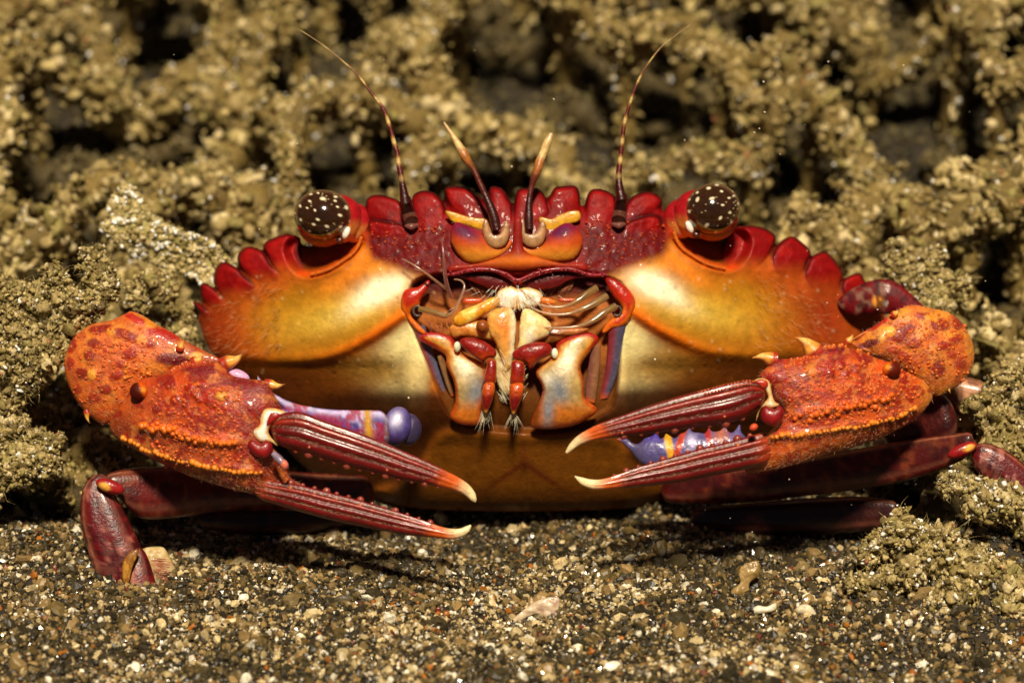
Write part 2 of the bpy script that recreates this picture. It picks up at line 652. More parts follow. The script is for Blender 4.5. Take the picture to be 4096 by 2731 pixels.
def crust(mbw, path, rad, per_unit, r0, r1, core='#74602c', bright=0.05, fuzz=1.0, lush=True, tint=1.0):
    """one encrusted branch along world points: a lumpy core tube covered with sand and detritus lumps"""
    path = np.asarray(path, float)
    L = np.linalg.norm(np.diff(path, axis=0), axis=1).sum()
    n = max(5, int(L / 0.09))
    p = curve(path, n)
    rr = np.interp(np.linspace(0, 1, n), np.linspace(0, 1, len(np.atleast_1d(rad))), np.atleast_1d(rad))
    rr = rr * rng.uniform(0.75, 1.25, n)
    t = np.gradient(p, axis=0)
    t /= np.linalg.norm(t, axis=1)[:, None] + 1e-9
    a = np.cross(t, np.array([0.31, 0.2, 0.93]))
    a /= np.linalg.norm(a, axis=1)[:, None] + 1e-9
    b = np.cross(t, a)
    m = 7
    ph = np.linspace(0, 2 * math.pi, m, endpoint=False)
    jit = rng.uniform(0.7, 1.2, (n, m))
    v = p[:, None] + (rr[:, None] * jit * 0.8)[:, :, None] * (a[:, None] * np.cos(ph)[None, :, None] + b[:, None] * np.sin(ph)[None, :, None])
    i, j = np.meshgrid(np.arange(n - 1), np.arange(m), indexing='ij')
    i, j = i.ravel(), j.ravel()
    k = (j + 1) % m
    q = np.stack([i * m + j, i * m + k, (i + 1) * m + k, (i + 1) * m + j], 1)
    mbw.add(v.reshape(-1, 3), q, lin(core) * rng.uniform(0.8, 1.2) * tint, world=True)
    N = max(6, int(per_unit * L * np.mean(rr) / 0.16))
    s = rng.random(N) * (n - 1)
    i0 = np.clip(s.astype(int), 0, n - 2)
    f = (s - i0)[:, None]
    c = p[i0] * (1 - f) + p[i0 + 1] * f
    th = rng.uniform(0, 2 * math.pi, N)
    rad_ = rr[i0] * (fuzz + rng.normal(0, 0.16, N))
    c = c + rad_[:, None] * (a[i0] * np.cos(th)[:, None] + b[i0] * np.sin(th)[:, None])
    NM = max(5, int(N * 0.34))
    sm = rng.random(NM) * (n - 1)
    im = np.clip(sm.astype(int), 0, n - 2)
    cm = p[im] + (p[im + 1] - p[im]) * (sm - im)[:, None]
    tm_ = rng.uniform(0, 2 * math.pi, NM)
    cm = cm + (rr[im] * rng.uniform(.55, .95, NM))[:, None] * (a[im] * np.cos(tm_)[:, None] + b[im] * np.sin(tm_)[:, None])
    km = rng.choice([0, 1, 0, 2, 7, 3, 4], NM)
    rm_ = rr[im] * rng.uniform(.10, .26, NM)
    grains(mbw, cm, rm_, WP[km] * rng.uniform(.85, 1.08, (NM, 1)) * tint, 0.36, 0.45, ICO1 if lush else ICO0)
    on = np.nonzero(rng.random(N) < 0.75)[0]
    lk = rng.integers(0, NM, len(on))
    dv = rng.normal(0, 1, (len(on), 3)) + np.array([0, -0.3, 0.5])
    dv /= np.linalg.norm(dv, axis=1)[:, None]
    c[on] = cm[lk] + dv * rm_[lk][:, None] * rng.uniform(.85, 1.25, (len(on), 1))
    NF = int(N * 0.25)
    jf = rng.choice(N, NF)
    hairs(mbw, c[jf], (a[i0[jf]] * np.cos(th[jf])[:, None] + b[i0[jf]] * np.sin(th[jf])[:, None]) + rng.normal(0, .5, (NF, 3)), 0.085, 0.003, '#b8a266', .7, True)
    k = rng.choice(len(WP), N, p=WW / WW.sum())
    k = np.where(rng.random(N) < bright, 5, k)
    rad2 = r0 * (r1 / r0) ** (rng.random(N) ** 1.5)
    rad2 = np.where(k == 5, rad2 * 0.8, rad2)
    grains(mbw, c, rad2, WP[k] * rng.uniform(0.82, 1.14, (N, 1)) * tint, 0.3, 0.38)


def body_clear(x, y):
    """keeps the ground under and behind the crab free"""
    return (np.abs(x) < 3.75 - 0.12 * np.clip(y, 0, 3)) & (y < 3.0)


mbw = MB()
GAPS = []
for (gx_, gy_, rx_, ry_) in ((280, 160, 1.5, 1.5), (2000, 40, 1.1, 0.9), (3780, 110, 0.8, 0.9), (1330, 560, 0.7, 0.45), (3550, 640, 0.6, 0.45), (60, 1130, .5, .5), (900, 330, .5, .4), (2900, 420, .5, .4)):
    g = ground_pt(gx_, gy_, 1.9)
    GAPS.append((g[0], g[1], rx_, ry_))


def storey(count, s_near, s_far, h0, h1, low, tint, seed, outer=False):
    nodes = []
    tries = 0
    while len(nodes) < count and tries < 26000:
        tries += 1
        y = rng.uniform(0.1, 12.5)
        x = rng.uniform(-11.0, 11.0) if outer else rng.uniform(-7.8, 7.8)
        if body_clear(x, y) or (abs(x) > 5.7 + 0.2 * max(y, 0)) != outer:
            continue
        if not low and any(((x - a) / c) ** 2 + ((y - b) / d) ** 2 < 1 for a, b, c, d in GAPS):
            continue
        sp_ = s_near if y < 4 else s_far
        if all((x - a) ** 2 + (y - b) ** 2 > sp_ ** 2 for a, b in nodes):
            nodes.append((x, y))
    nodes = np.array(nodes)
    nz = ramp(nodes[:, 0], nodes[:, 1])
    big = fbm(nodes[:, 0] + seed, nodes[:, 1] + 33, 1.6, 77, 2)
    hgt = np.clip(h0 + (h1 - h0) * sstep(.3, .7, big), 0.05, 2.2)
    if not low:
        hgt = hgt * (0.45 + 0.55 * sstep(0.3, 3.2, nodes[:, 1]))
    done = set()
    for a in range(len(nodes)):
        dd = np.hypot(nodes[:, 0] - nodes[a, 0], nodes[:, 1] - nodes[a, 1])
        pa = np.array([nodes[a, 0], nodes[a, 1], nz[a] + hgt[a]])
        for b in np.argsort(dd)[1:4]:
            if (min(a, b), max(a, b)) in done or dd[b] > 2.1 or rng.random() < 0.2:
                continue
            done.add((min(a, b), max(a, b)))
            pb = np.array([nodes[b, 0], nodes[b, 1], nz[b] + hgt[b]])
            mid = (pa + pb) / 2 + np.array([rng.normal(0, .14), rng.normal(0, .14), rng.uniform(0.0, 0.1) if low else rng.uniform(0.05, 0.45)])
            if body_clear(mid[0], mid[1]):
                continue
            R0 = rng.uniform(0.13, 0.25)
            near = mid[1] < 5
            crust(mbw, [pa, (pa + mid) / 2 + rng.normal(0, .06, 3), mid, (mid + pb) / 2 + rng.normal(0, .06, 3), pb], [R0, R0 * 1.2, R0], (380 if near else 260) * (.4 if low else 1), 0.007, 0.026 if near else 0.032, lush=near and not low, tint=tint)
            for w_ in range(2 if low else int(rng.integers(4, 8))):
                t_ = rng.random()
                k_ = 1.8 * t_ * (1 - t_)
                s0 = (pa * (1 - t_) + pb * t_) * (1 - k_) + mid * k_
                tw = s0 + np.array([rng.normal(0, .18), rng.normal(-.06, .18), rng.uniform(-.02, .34)])
                crust(mbw, [s0, (s0 + tw) / 2 + rng.normal(0, .04, 3), tw], [R0 * .6, .06, .025], 300 if near else 190, 0.009, 0.028, bright=0.05, lush=False, tint=tint)
        if hgt[a] > 0.2:
            crust(mbw, [pa, np.array([nodes[a, 0] + rng.normal(0, .1), nodes[a, 1] + 0.15, nz[a] - 0.1])], [0.12, 0.16], 90, 0.02, 0.06, tint=tint)
        if rng.random() < 0.75:
            tip = pa + np.array([rng.normal(0, .22), rng.normal(-0.05, .2), rng.uniform(0.1, 0.42)])
            crust(mbw, [pa, (pa + tip) / 2 + rng.normal(0, .06, 3), tip], [0.13, 0.11, 0.05], 300, 0.010, 0.034, bright=0.05, tint=tint)


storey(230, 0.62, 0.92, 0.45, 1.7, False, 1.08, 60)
storey(330, 0.52, 0.68, 0.02, 0.22, True, 0.42, 160)  # low storey coloured darker, painting the shade of the hollows
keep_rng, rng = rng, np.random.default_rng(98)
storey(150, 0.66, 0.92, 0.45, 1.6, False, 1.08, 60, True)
storey(170, 0.6, 0.8, 0.02, 0.22, True, 0.42, 160, True)  # outer low storey, hollow shade painted into its colour too
N = 24000
x = rng.choice([-1, 1], N) * rng.uniform(7.2, 11.0, N)
y = rng.uniform(0.0, 12, N)
k = rng.choice([0, 1, 3, 3, 7], N)
grains(mbw, np.stack([x, y, ramp(x, y) + 0.01], 1), 0.016 * 5 ** (rng.random(N) ** 2.5), WP[k] * rng.uniform(0.12, 0.4, (N, 1)), 0.3, 0.3)  # outer crumbs, darkened with the same painted shade
rng = keep_rng
# crumbs of detritus over the slope between the branches, shade painted into them
N = 60000
x = rng.uniform(-7.5, 7.5, N)
y = rng.uniform(0.0, 12, N)
k = rng.choice([0, 1, 3, 3, 7], N)
ok = ~body_clear(x, y)
x, y, k = x[ok], y[ok], k[ok]
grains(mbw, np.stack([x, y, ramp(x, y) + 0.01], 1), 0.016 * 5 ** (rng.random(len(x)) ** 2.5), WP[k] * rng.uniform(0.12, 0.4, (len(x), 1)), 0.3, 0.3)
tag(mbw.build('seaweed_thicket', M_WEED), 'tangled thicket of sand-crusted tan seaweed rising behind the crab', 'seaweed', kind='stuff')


def pts(*a):
    return P(np.array(a, float))


def weed(name, paths, rad, label, cat, per=330, r0=0.009, r1=0.026, bright=0.07, group='sand-crusted seaweed clumps beside the crab', core='#6d5a2b', extra=None):
    m = MB()
    base = None
    for p in paths:
        w = pts(*p)
        if base is None:
            base = w[0]
        crust(m, w, rad, per * 3.4, r0, r1, core, bright)
    if extra:
        extra(m)
    o = m.build(name, M_WEED, origin=base)
    return tag(o, label, cat, group)


# knobbly clump climbing on the left, level with the claw's wrist
weed('seaweed_clump', [
    [(-60, 1720, -40), (60, 1560, -20), (150, 1400, 0), (300, 1260, 10), (420, 1180, -10), (440, 1110, -30)],
    [(150, 1400, 0), (60, 1300, 20), (-40, 1250, 10)],
    [(60, 1560, -20), (140, 1470, 30), (230, 1400, 30), (200, 1360, 40)],
    [(-60, 1480, 10), (40, 1420, 30), (120, 1380, 40)],
    [(300, 1260, 10), (250, 1180, 20), (200, 1060, 0)],
    [(300, 1260, 10), (340, 1330, 20), (280, 1400, 0)],
    [(200, 1200, -10), (120, 1190, -30), (30, 1160, -40), (-40, 1180, -60)],
    [(420, 1180, -10), (380, 1060, -60), (360, 1000, -80)]],
    [0.16, 0.15, 0.09], 'knobbly tan seaweed clump climbing beside the wrist of the left claw', 'seaweed', per=420)
weed('seaweed_clump', [
    [(-80, 1960, 60), (20, 1900, 60), (90, 1830, 60), (160, 1760, 40), (250, 1790, 30)],
    [(90, 1830, 60), (150, 1880, 60), (240, 1850, 40)],
    [(20, 1900, 60), (-20, 1800, 40), (30, 1720, 20), (120, 1700, 0)]],
    [0.17, 0.15, 0.09], 'small pale seaweed tuft at the left edge under the claw wrist', 'seaweed', per=380)
weed('seaweed_clump', [
    [(4180, 2120, 330), (4080, 2040, 330), (3980, 1990, 330), (3880, 1950, 330), (3790, 1930, 330), (3765, 1965, 330)],
    [(3980, 1990, 330), (3930, 2040, 350), (3860, 2020, 350)],
    [(4080, 2040, 330), (4120, 1990, 320)]],
    [0.17, 0.16, 0.11, 0.09], 'pale sand-crusted twig lying across the red leg at the right edge', 'seaweed', per=420, bright=0.22, r1=.032, core='#8a774a')
weed('seaweed_clump', [
    [(4160, 2420, 330), (4020, 2330, 330), (3880, 2260, 320), (3760, 2180, 310), (3650, 2110, 300), (3600, 2090, 290)],
    [(3760, 2180, 310), (3700, 2260, 340), (3600, 2310, 340), (3480, 2330, 330), (3390, 2350, 330)],
    [(3650, 2110, 300), (3560, 2140, 300), (3500, 2180, 300), (3450, 2260, 310)],
    [(3880, 2260, 320), (3850, 2360, 380), (3760, 2430, 420), (3700, 2520, 430)],
    [(3760, 2180, 310), (3800, 2130, 300), (3770, 2110, 300)],
    [(4020, 2330, 330), (3960, 2260, 310), (3900, 2200, 300)],
    [(4020, 2330, 330), (4040, 2440, 400), (3960, 2520, 430)]],
    [0.19, 0.17, 0.12, 0.07], 'large bright heap of sand-crusted seaweed on the sand at lower right', 'seaweed', per=420, bright=0.20, r1=.032, core='#7d6a3c')
weed('seaweed_clump', [
    [(4180, 1900, -100), (4080, 1800, -100), (4000, 1680, -110), (3960, 1620, -120), (4040, 1530, -120), (4140, 1490, -130)],
    [(4000, 1680, -110), (3930, 1640, -100), (3900, 1580, -100)],
    [(4080, 1800, -100), (3990, 1800, -90), (3950, 1850, -80)],
    [(4040, 1530, -120), (3990, 1480, -130)]],
    [0.20, 0.18, 0.12], 'rough tan seaweed clump at the right edge below the claw wrist', 'seaweed', per=340)


# the broad blade leaning over the weed at left
def blade():
    m = MB()
    out = smooth([(880, 1190), (800, 1120), (700, 1080), (600, 1040), (500, 1000), (430, 930), (410, 900), (470, 880), (440, 860), (450, 800), (490, 750), (530, 755), (570, 810), (620, 880), (700, 920), (790, 950), (870, 1000), (930, 1080)], 5)
    base = lambda x, y: -600 + 0.16 * (x - 500) + 30 * np.sin(x / 60.0) + 20 * np.sin(y / 45.0)

    def paint(x, y, d):
        c = np.repeat(lin('#8d8346')[None], len(x), 0)
        c = mix(c, '#b3a466', fbm(x, y, 60, 5))
        c = mix(c, '#6c6a2c', sstep(0.55, 0.75, fbm(x, y, 45, 9)))
        return c
    x, y, d, c = inflate(m, out, 7, base, 0.16, 0.16, lambda x, y, q: 8 * (fbm(x, y, 40, 3) - 0.5), paint)
    w = P(np.stack([x, y, d], 1))
    k = rng.choice(len(w), 800)
    dist = pdist(x, y, np.concatenate([out, out[:1]]))[0]
    e = np.nonzero(dist < 14)[0]
    k = np.concatenate([k, rng.choice(e, 700)])
    col = WP[rng.choice([0, 2, 4, 4, 5, 7, 1], len(k))] * rng.uniform(0.8, 1.2, (len(k), 1))
    grains(m, w[k] + rng.normal(0, 0.012, (len(k), 3)), rng.uniform(0.012, 0.034, len(k)), col, 0.3, 0.3)
    return tag(m.build('seaweed_frond', M_WEED, origin=pts((880, 1190, -560))[0]), 'broad olive seaweed blade speckled with sand, leaning toward the left eye', 'seaweed')


blade()


def stone(name, outline, d, h, flat, c1, c2, label, cat, m_=None, rel=6):
    m = MB()
    out = smooth(outline, 4)

    def paint(x, y, q):
        c = np.repeat(lin(c1)[None], len(x), 0)
        c = mix(c, c2, sstep(0.4, 0.7, fbm(x, y, 30, 13)))
        return c
    inflate(m, out, h, d, flat, flat, lambda x, y, q: rel * (fbm(x, y, 22, 31) - 0.5) * 2, paint)
    o = np.asarray(outline, float)
    return tag(m.build(name, m_ or M_SHARD, origin=pts((o[:, 0].mean(), o[:, 1].max(), d))[0]), label, cat)


def on_ground(px, py):
    w = ground_pt(px, py)
    z = float(ramp(np.array([w[0]]), np.array([w[1]]))[0])
    v = -(py - 1365.5) / S
    return (z - ZC - v * cp) / (sp - v * cp / DIST) * S


weed('seaweed_clump', [
    [(540, 1240, -420), (570, 1150, -420), (620, 1110, -420), (690, 1130, -420)],
    [(620, 1110, -420), (640, 1160, -400), (700, 1180, -420)]],
    [0.16, 0.15, 0.12], 'pale rounded lump of crusted weed in the hollow under the seaweed blade', 'seaweed', per=300)
weed('seaweed_clump', [
    [(760, 1420, -520), (720, 1330, -520), (760, 1260, -540), (800, 1220, -560)],
    [(720, 1330, -520), (650, 1290, -520), (600, 1300, -520)],
    [(720, 1330, -520), (690, 1400, -500), (640, 1400, -500)]],
    [0.15, 0.13, 0.08], 'small dim weed sprig between the left claw wrist and the side teeth of the shell', 'seaweed', per=300)
weed('seaweed_clump', [
    [(3760, 1330, -520), (3720, 1220, -540), (3640, 1120, -560), (3560, 1060, -580), (3600, 980, -600)],
    [(3720, 1220, -540), (3800, 1150, -560), (3880, 1140, -560)],
    [(3640, 1120, -560), (3720, 1060, -580), (3760, 1000, -600)]],
    [0.17, 0.15, 0.09], 'branching weed sprig rising behind the wrist of the right claw', 'seaweed', per=300)
stone('shell_shard', [(2052, 2475), (2110, 2425), (2165, 2395), (2235, 2387), (2237, 2440), (2262, 2465), (2282, 2488), (2230, 2500), (2180, 2470), (2140, 2455), (2090, 2478), (2060, 2490)], on_ground(2170, 2475), 4, 0.35, '#cdb697', '#b08f78', 'pinkish white broken shell shard lying on the open sand', 'shell', rel=7)
stone('pebble', [(560, 2215), (580, 2190), (640, 2185), (665, 2200), (690, 2250), (705, 2290), (640, 2310), (570, 2290)], on_ground(630, 2290), 5, 0.7, '#cdb784', '#b3965e', 'pale yellow pebble standing behind the left walking leg', 'pebble')
stone('shell_shard', [(2955, 2300), (2965, 2265), (3020, 2240), (3040, 2255), (3036, 2300), (3000, 2330), (2990, 2380), (2935, 2385), (2925, 2360), (2960, 2330)], on_ground(2970, 2380), 4, 0.5, '#a88a55', '#85692f', 'upright amber shell shard on the sand by the dark hollow', 'shell', rel=8)
stone('shell_chip', [(3180, 2440), (3200, 2418), (3230, 2415), (3255, 2435), (3262, 2460), (3205, 2458)], on_ground(3220, 2458), 4, 0.7, '#d9ccab', '#c4ab80', 'rounded cream shell chip, dome upward, right of the amber shard', 'shell')
stone('pebble', [(3008, 2440), (3030, 2420), (3065, 2425), (3100, 2410), (3105, 2435), (3070, 2450), (3020, 2455)], on_ground(3050, 2452), 4, 0.7, '#e6dcc0', '#cdbb93', 'long white pebble in the pale shelly drift below the amber shard', 'pebble')
stone('pebble', [(2490, 2240), (2510, 2220), (2535, 2215), (2540, 2235), (2520, 2255), (2498, 2255)], on_ground(2515, 2254), 4, 0.8, '#efe8d4', '#d8c9a2', 'bright white pebble at the edge of the shadow under the crab', 'pebble')
stone('pebble', [(3190, 2690), (3215, 2672), (3245, 2690), (3238, 2715), (3205, 2716)], on_ground(3218, 2714), 4, 0.8, '#7a6420', '#5e4c18', 'olive yellow pebble near the bottom edge of the sand', 'pebble')
stone('pebble', [(1738, 2440), (1750, 2425), (1762, 2430), (1763, 2445), (1748, 2450)], on_ground(1750, 2450), 3, 0.8, '#74291d', '#5a1f18', 'small dark red pebble left of the broken shell shard', 'pebble')
# ------------------------------------------------------------------ the crab
CX = 2071.0
root_w = np.array([0.0, 1.2, 0.15])
crab = bpy.data.objects.new('crab', None)
SC.collection.objects.link(crab)
crab.location = tuple(root_w)
crab['_w'] = [float(k) for k in root_w]
tag(crab, 'red and orange swimming crab facing the viewer on the sand with both claws folded inward', 'crab')


def Z(off, f, pts_):
    """points read off an enlarged view of the photograph"""
    return [(off[0] + p[0] / f, off[1] + p[1] / f) + tuple(p[2:]) for p in pts_]


def z1(*p): return Z((1000, 600), 1.96, p)
def z2(*p): return Z((1950, 600), 1.96, p)
def z3(*p): return Z((200, 1150), 1.96, p)
def z4(*p): return Z((2900, 900), 1.7425, p)
def z5(*p): return Z((1000, 1450), 1.96, p)
def z6(*p): return Z((2200, 1400), 1.96, p)
def zm(*p): return Z((1600, 1060), 2.351, p)
def zc(*p): return Z((700, 880), 2.0, p)


def mirror(p):
    return [(2 * CX - q[0], q[1] - 0.0147 * (2 * CX - 2 * q[0])) + tuple(q[2:]) for q in p]


def foldxy(x, y):
    r = x > CX
    return np.where(r, 2 * CX - x, x), np.where(r, y + 0.0147 * (2 * x - 2 * CX), y)


def body_d(x, y):
    X = np.abs(x - CX)
    d = -0.00026 * X ** 2
    d = d - 0.30 * np.clip(1080 - y, 0, None)
    d = d - 0.62 * np.clip(y - 1540, 0, None) * sstep(1540, 1800, y) - 0.42 * np.clip(y - 1400, 0, 300) * sstep(1400, 1480, y) * sstep(420, 520, X)
    lx, ly = foldxy(x, y)
    # swollen cheek above the orange ridge, flatter plate under it
    d = d + 44 * gauss(lx, ly, 1400, 1250, 300, 150, 10) - 46 * gauss(lx, ly, 1090, 1200, 190, 110, -35)
    return d


def at_body(p, lift=0.0):
    a = np.asarray([(q[0], q[1]) for q in p], float)
    return [(q[0], q[1], float(body_d(np.array([q[0]]), np.array([q[1]]))[0]) + lift) for q in a]


BODY = [(800, 1300)] + zc((190, 745), (158, 695), (143, 655), (168, 648), (213, 668), (204, 600), (199, 540), (212, 506), (242, 503), (300, 535), (328, 556), (308, 490), (320, 400), (370, 338), (425, 342), (490, 378), (524, 408), (498, 330), (502, 285), (540, 230), (600, 211), (680, 234), (715, 262), (726, 286), (706, 232), (722, 178), (780, 145), (850, 118), (930, 115), (1000, 142), (1012, 190), (1080, 205), (1180, 180), (1330, 120), (1460, 60), (1530, 10))
BODY = BODY + z1((905, 520), (904, 430), (925, 375), (990, 350), (1090, 365), (1170, 402), (1218, 448), (1256, 420), (1288, 345), (1360, 319), (1440, 335), (1505, 392), (1530, 450), (1524, 390), (1524, 330), (1545, 292), (1640, 285), (1720, 308), (1780, 352), (1850, 392), (1868, 340), (1890, 290), (1950, 289), (2000, 328), (2030, 380), (2057, 428))
BODY = BODY + z2((207, 418), (224, 340), (255, 305), (330, 300), (400, 305), (438, 340), (458, 378), (492, 350), (530, 294), (620, 280), (690, 284), (722, 340), (728, 420), (752, 452), (770, 400), (785, 350), (820, 310), (890, 307), (970, 338), (1015, 382), (1050, 430), (1086, 420), (1120, 378), (1200, 335), (1270, 329), (1340, 354), (1374, 400), (1372, 470))
BODY = BODY + [(2700, 895), (2745, 920), (2850, 955), (2905, 965)] + z4((20, 60), (60, 20), (110, 8), (190, 4), (280, 24), (350, 72), (352, 120), (346, 160), (392, 110), (440, 84), (485, 84), (560, 140), (597, 190), (590, 245), (572, 292), (602, 222), (690, 184), (745, 220), (800, 290), (824, 360), (816, 408), (850, 362), (935, 334), (972, 380), (1010, 455), (1018, 490), (1055, 462), (1092, 545), (1115, 640))
BODY = BODY + [(3545, 1330), (3510, 1430), (3400, 1540), (3260, 1640), (3160, 1760), (3040, 1880), (2860, 1975), (2560, 2030), (2071, 2045), (1640, 2030), (1400, 1970), (1200, 1850), (1060, 1680), (930, 1500), (840, 1400)]
FRONT_LOBES = [z1((905, 430), (925, 375), (990, 350), (1090, 365), (1180, 405), (1215, 500), (1180, 560), (1060, 555), (925, 530)),
               z1((1262, 400), (1290, 345), (1360, 320), (1440, 335), (1510, 400), (1530, 480), (1500, 590), (1400, 620), (1300, 540)),
               z1((1523, 330), (1545, 292), (1640, 285), (1720, 310), (1780, 360), (1860, 430), (1880, 530), (1760, 530), (1640, 490), (1560, 430)),
               z1((1870, 330), (1890, 290), (1950, 290), (2000, 330), (2030, 390), (2056, 430), (2056, 620), (1960, 640), (1890, 520)),
               z2((205, 430), (225, 340), (255, 305), (330, 300), (400, 305), (440, 345), (470, 400), (480, 500), (400, 560), (250, 640), (206, 620)),
               z2((470, 400), (495, 350), (530, 295), (620, 280), (690, 285), (722, 340), (728, 420), (710, 500), (600, 520), (480, 480)),
               z2((768, 420), (785, 350), (820, 310), (890, 308), (970, 340), (1012, 390), (1010, 480), (960, 540), (880, 590), (800, 570), (770, 500)),
               z2((1085, 450), (1120, 380), (1200, 335), (1270, 330), (1340, 355), (1372, 400), (1350, 450), (1280, 495), (1180, 525), (1100, 530)),
               z1((925, 590), (950, 550), (1080, 565), (1190, 585), (1250, 640), (1200, 700), (1060, 690), (950, 660)),
               z2((1080, 590), (1140, 545), (1280, 510), (1350, 530), (1362, 600), (1310, 640), (1200, 670), (1100, 650))]
SIDE_LOBES = [zc((1010, 150), (930, 115), (850, 120), (720, 180), (705, 230), (750, 320), (820, 420), (940, 460), (1040, 430), (1000, 260)),
              zc((500, 290), (540, 230), (600, 212), (680, 235), (725, 275), (760, 350), (830, 450), (780, 530), (640, 480), (525, 390)),
              zc((310, 480), (320, 400), (370, 338), (425, 342), (510, 392), (545, 440), (630, 540), (560, 660), (390, 620), (325, 560)),
              zc((200, 540), (212, 508), (240, 502), (322, 550), (380, 640), (340, 720), (240, 670), (204, 610)),
              zc((143, 655), (165, 648), (220, 685), (270, 750), (240, 800), (190, 745), (160, 695)),
              z4((0, 100), (20, 60), (60, 20), (110, 8), (190, 4), (280, 24), (352, 75), (350, 125), (290, 230), (180, 330), (60, 330), (-20, 230)),
              z4((352, 160), (440, 84), (485, 84), (560, 140), (597, 190), (585, 260), (500, 360), (380, 360), (330, 260)),
              z4((570, 280), (600, 222), (690, 184), (745, 220), (800, 290), (824, 370), (760, 470), (620, 450), (560, 360)),
              z4((815, 400), (850, 362), (935, 334), (972, 380), (1012, 460), (980, 580), (880, 560), (820, 470)),
              z4((1015, 480), (1055, 462), (1092, 545), (1100, 640), (1030, 640), (1000, 560))]
LOBES = [(smooth(p, 4), 0) for p in FRONT_LOBES] + [(smooth(p, 4), 1) for p in SIDE_LOBES]


def lobe_fields(x, y):
    """for each tooth of the margin: (index of points near it, signed distance inside it, height fraction, kind)"""
    out = []
    for p, k in LOBES:
        lo, hi = p.min(0) - 40, p.max(0) + 40
        ix = np.nonzero((x > lo[0]) & (x < hi[0]) & (y > lo[1]) & (y < hi[1]))[0]
        d = pdist(x[ix], y[ix], np.concatenate([p, p[:1]]))[0]
        s = np.where(inside(x[ix], y[ix], p), d, -d)
        out.append((ix, s, (y[ix] - lo[1] - 40) / (hi[1] - lo[1] - 80), k))
    return out


RIDGE = [(1610, 1262), (1560, 1300), (1490, 1345), (1400, 1392), (1320, 1424), (1230, 1440), (1100, 1440), (980, 1425)]
ORBIT = [(1445, 952), (1420, 1005), (1370, 1045), (1310, 1080), (1245, 1098), (1200, 1090), (1160, 1040), (1150, 985), (1200, 940), (1330, 950)]
MOUTH = zm((130, 170), (300, 110), (480, 90), (800, 40), (1100, 110), (1420, 40), (1700, 80), (1920, 120), (2090, 200), (2130, 420), (2080, 600), (2020, 1250), (1850, 1420), (1600, 1540), (1200, 1560), (740, 1520), (520, 1430), (400, 1250), (120, 560), (80, 380))
ORB_S = smooth(ORBIT, 4)
MOUTH_S = smooth(MOUTH, 4)


def soft_in(x, y, poly, w):
    line = np.concatenate([poly, poly[:1]])
    d = pdist(x, y, line)[0]
    s = np.where(inside(x, y, poly), d, -d)
    return sstep(-w, w, s), s


STERNUM = smooth([(1690, 1840), (1740, 1745), (1830, 1715), (2071, 1735), (2320, 1730), (2440, 1740), (2520, 1800), (2540, 1860), (2720, 1960), (2500, 2028), (2071, 2040), (1640, 2025), (1500, 1960), (1620, 1920)], 4)


def body_front(x, y, t, dist):
    rim = 75 * (np.sqrt(np.clip(1 - (1 - np.clip(dist / 150, 0, 1)) ** 2, 0, 1)) - 1)
    lx, ly = foldxy(x, y)
    LF = lobe_fields(x, y)
    Lm = np.zeros(x.shape)
    for ix, sd_, fr_, kd in LF:
        Lm[ix] = np.maximum(Lm[ix], sstep(-30, 12, sd_) * np.clip(1.5 - fr_, 0, 1))
    r = rim * (1 - 0.62 * np.clip(Lm, 0, 1))
    dr, fr, _, _ = pdist(lx, ly, RIDGE)
    below = sstep(-30, 40, ly - np.interp(lx, [p[0] for p in RIDGE[::-1]], [p[1] for p in RIDGE[::-1]])) * sstep(1650, 1580, lx) * sstep(1750, 1600, ly)
    r = r + 24 * np.exp(-(dr / 24) ** 2) * (1 - 0.7 * fr) - 26 * below * (1 - 0.5 * sstep(1500, 1000, lx))
    mo, _ = soft_in(lx, ly, ORB_S, 22)
    r = r - 85 * mo
    # raised rim of the orbit
    do, fo_, _, _ = pdist(lx, ly, ORBIT[:6])
    r = r + 22 * np.exp(-(do / 22) ** 2) * sstep(1.0, .75, fo_)
    mm, _ = soft_in(x, y, MOUTH_S, 16)
    r = r - 62 * mm
    ms_, sd = soft_in(x, y, STERNUM, 34)
    r = r + 34 * ms_ - 16 * np.exp(-((x - 2095) / 14) ** 2) * sstep(1840, 1900, y)
    for ix, sd_, fr_, kd in LF:
        w = np.clip(1.2 - 1.25 * fr_, 0, 1) if kd else np.clip(1.25 - 1.5 * fr_, 0, 1)
        r[ix] += w * (17 * np.sqrt(np.clip(1 - (1 - np.clip(sd_ / 34, 0, 1)) ** 2, 0, 1)) - 9 * np.exp(-(sd_ / 6) ** 2) - 8 * gauss(sd_, sd_ * 0, 52, 0, 26, 1))
    # granules of the antennal region
    an = sstep(30, -10, np.abs(lx - 1650) - 150) * sstep(870, 900, ly) * sstep(1110, 1070, ly)
    r = r + an * 8 * (fbm(x, y, 24, 41, 2) - 0.5)
    r = r + 3.0 * (fbm(x, y, 60, 4) - 0.5) + 2.2 * (fbm(x, y, 13, 14, 2) - 0.5)
    for (sx, sy, sr, hh) in PITS:
        k = (np.abs(x - sx) < 16) & (np.abs(y - sy) < 16)
        r[k] += hh * np.exp(-((x[k] - sx) ** 2 + (y[k] - sy) ** 2) / sr ** 2)
    return r


def body_back(x, y, t, dist):
    return 1250 * np.sqrt(np.clip(t / TM[0], 0, 1)) * np.clip(dist / 40, 0, 1) ** 0.5


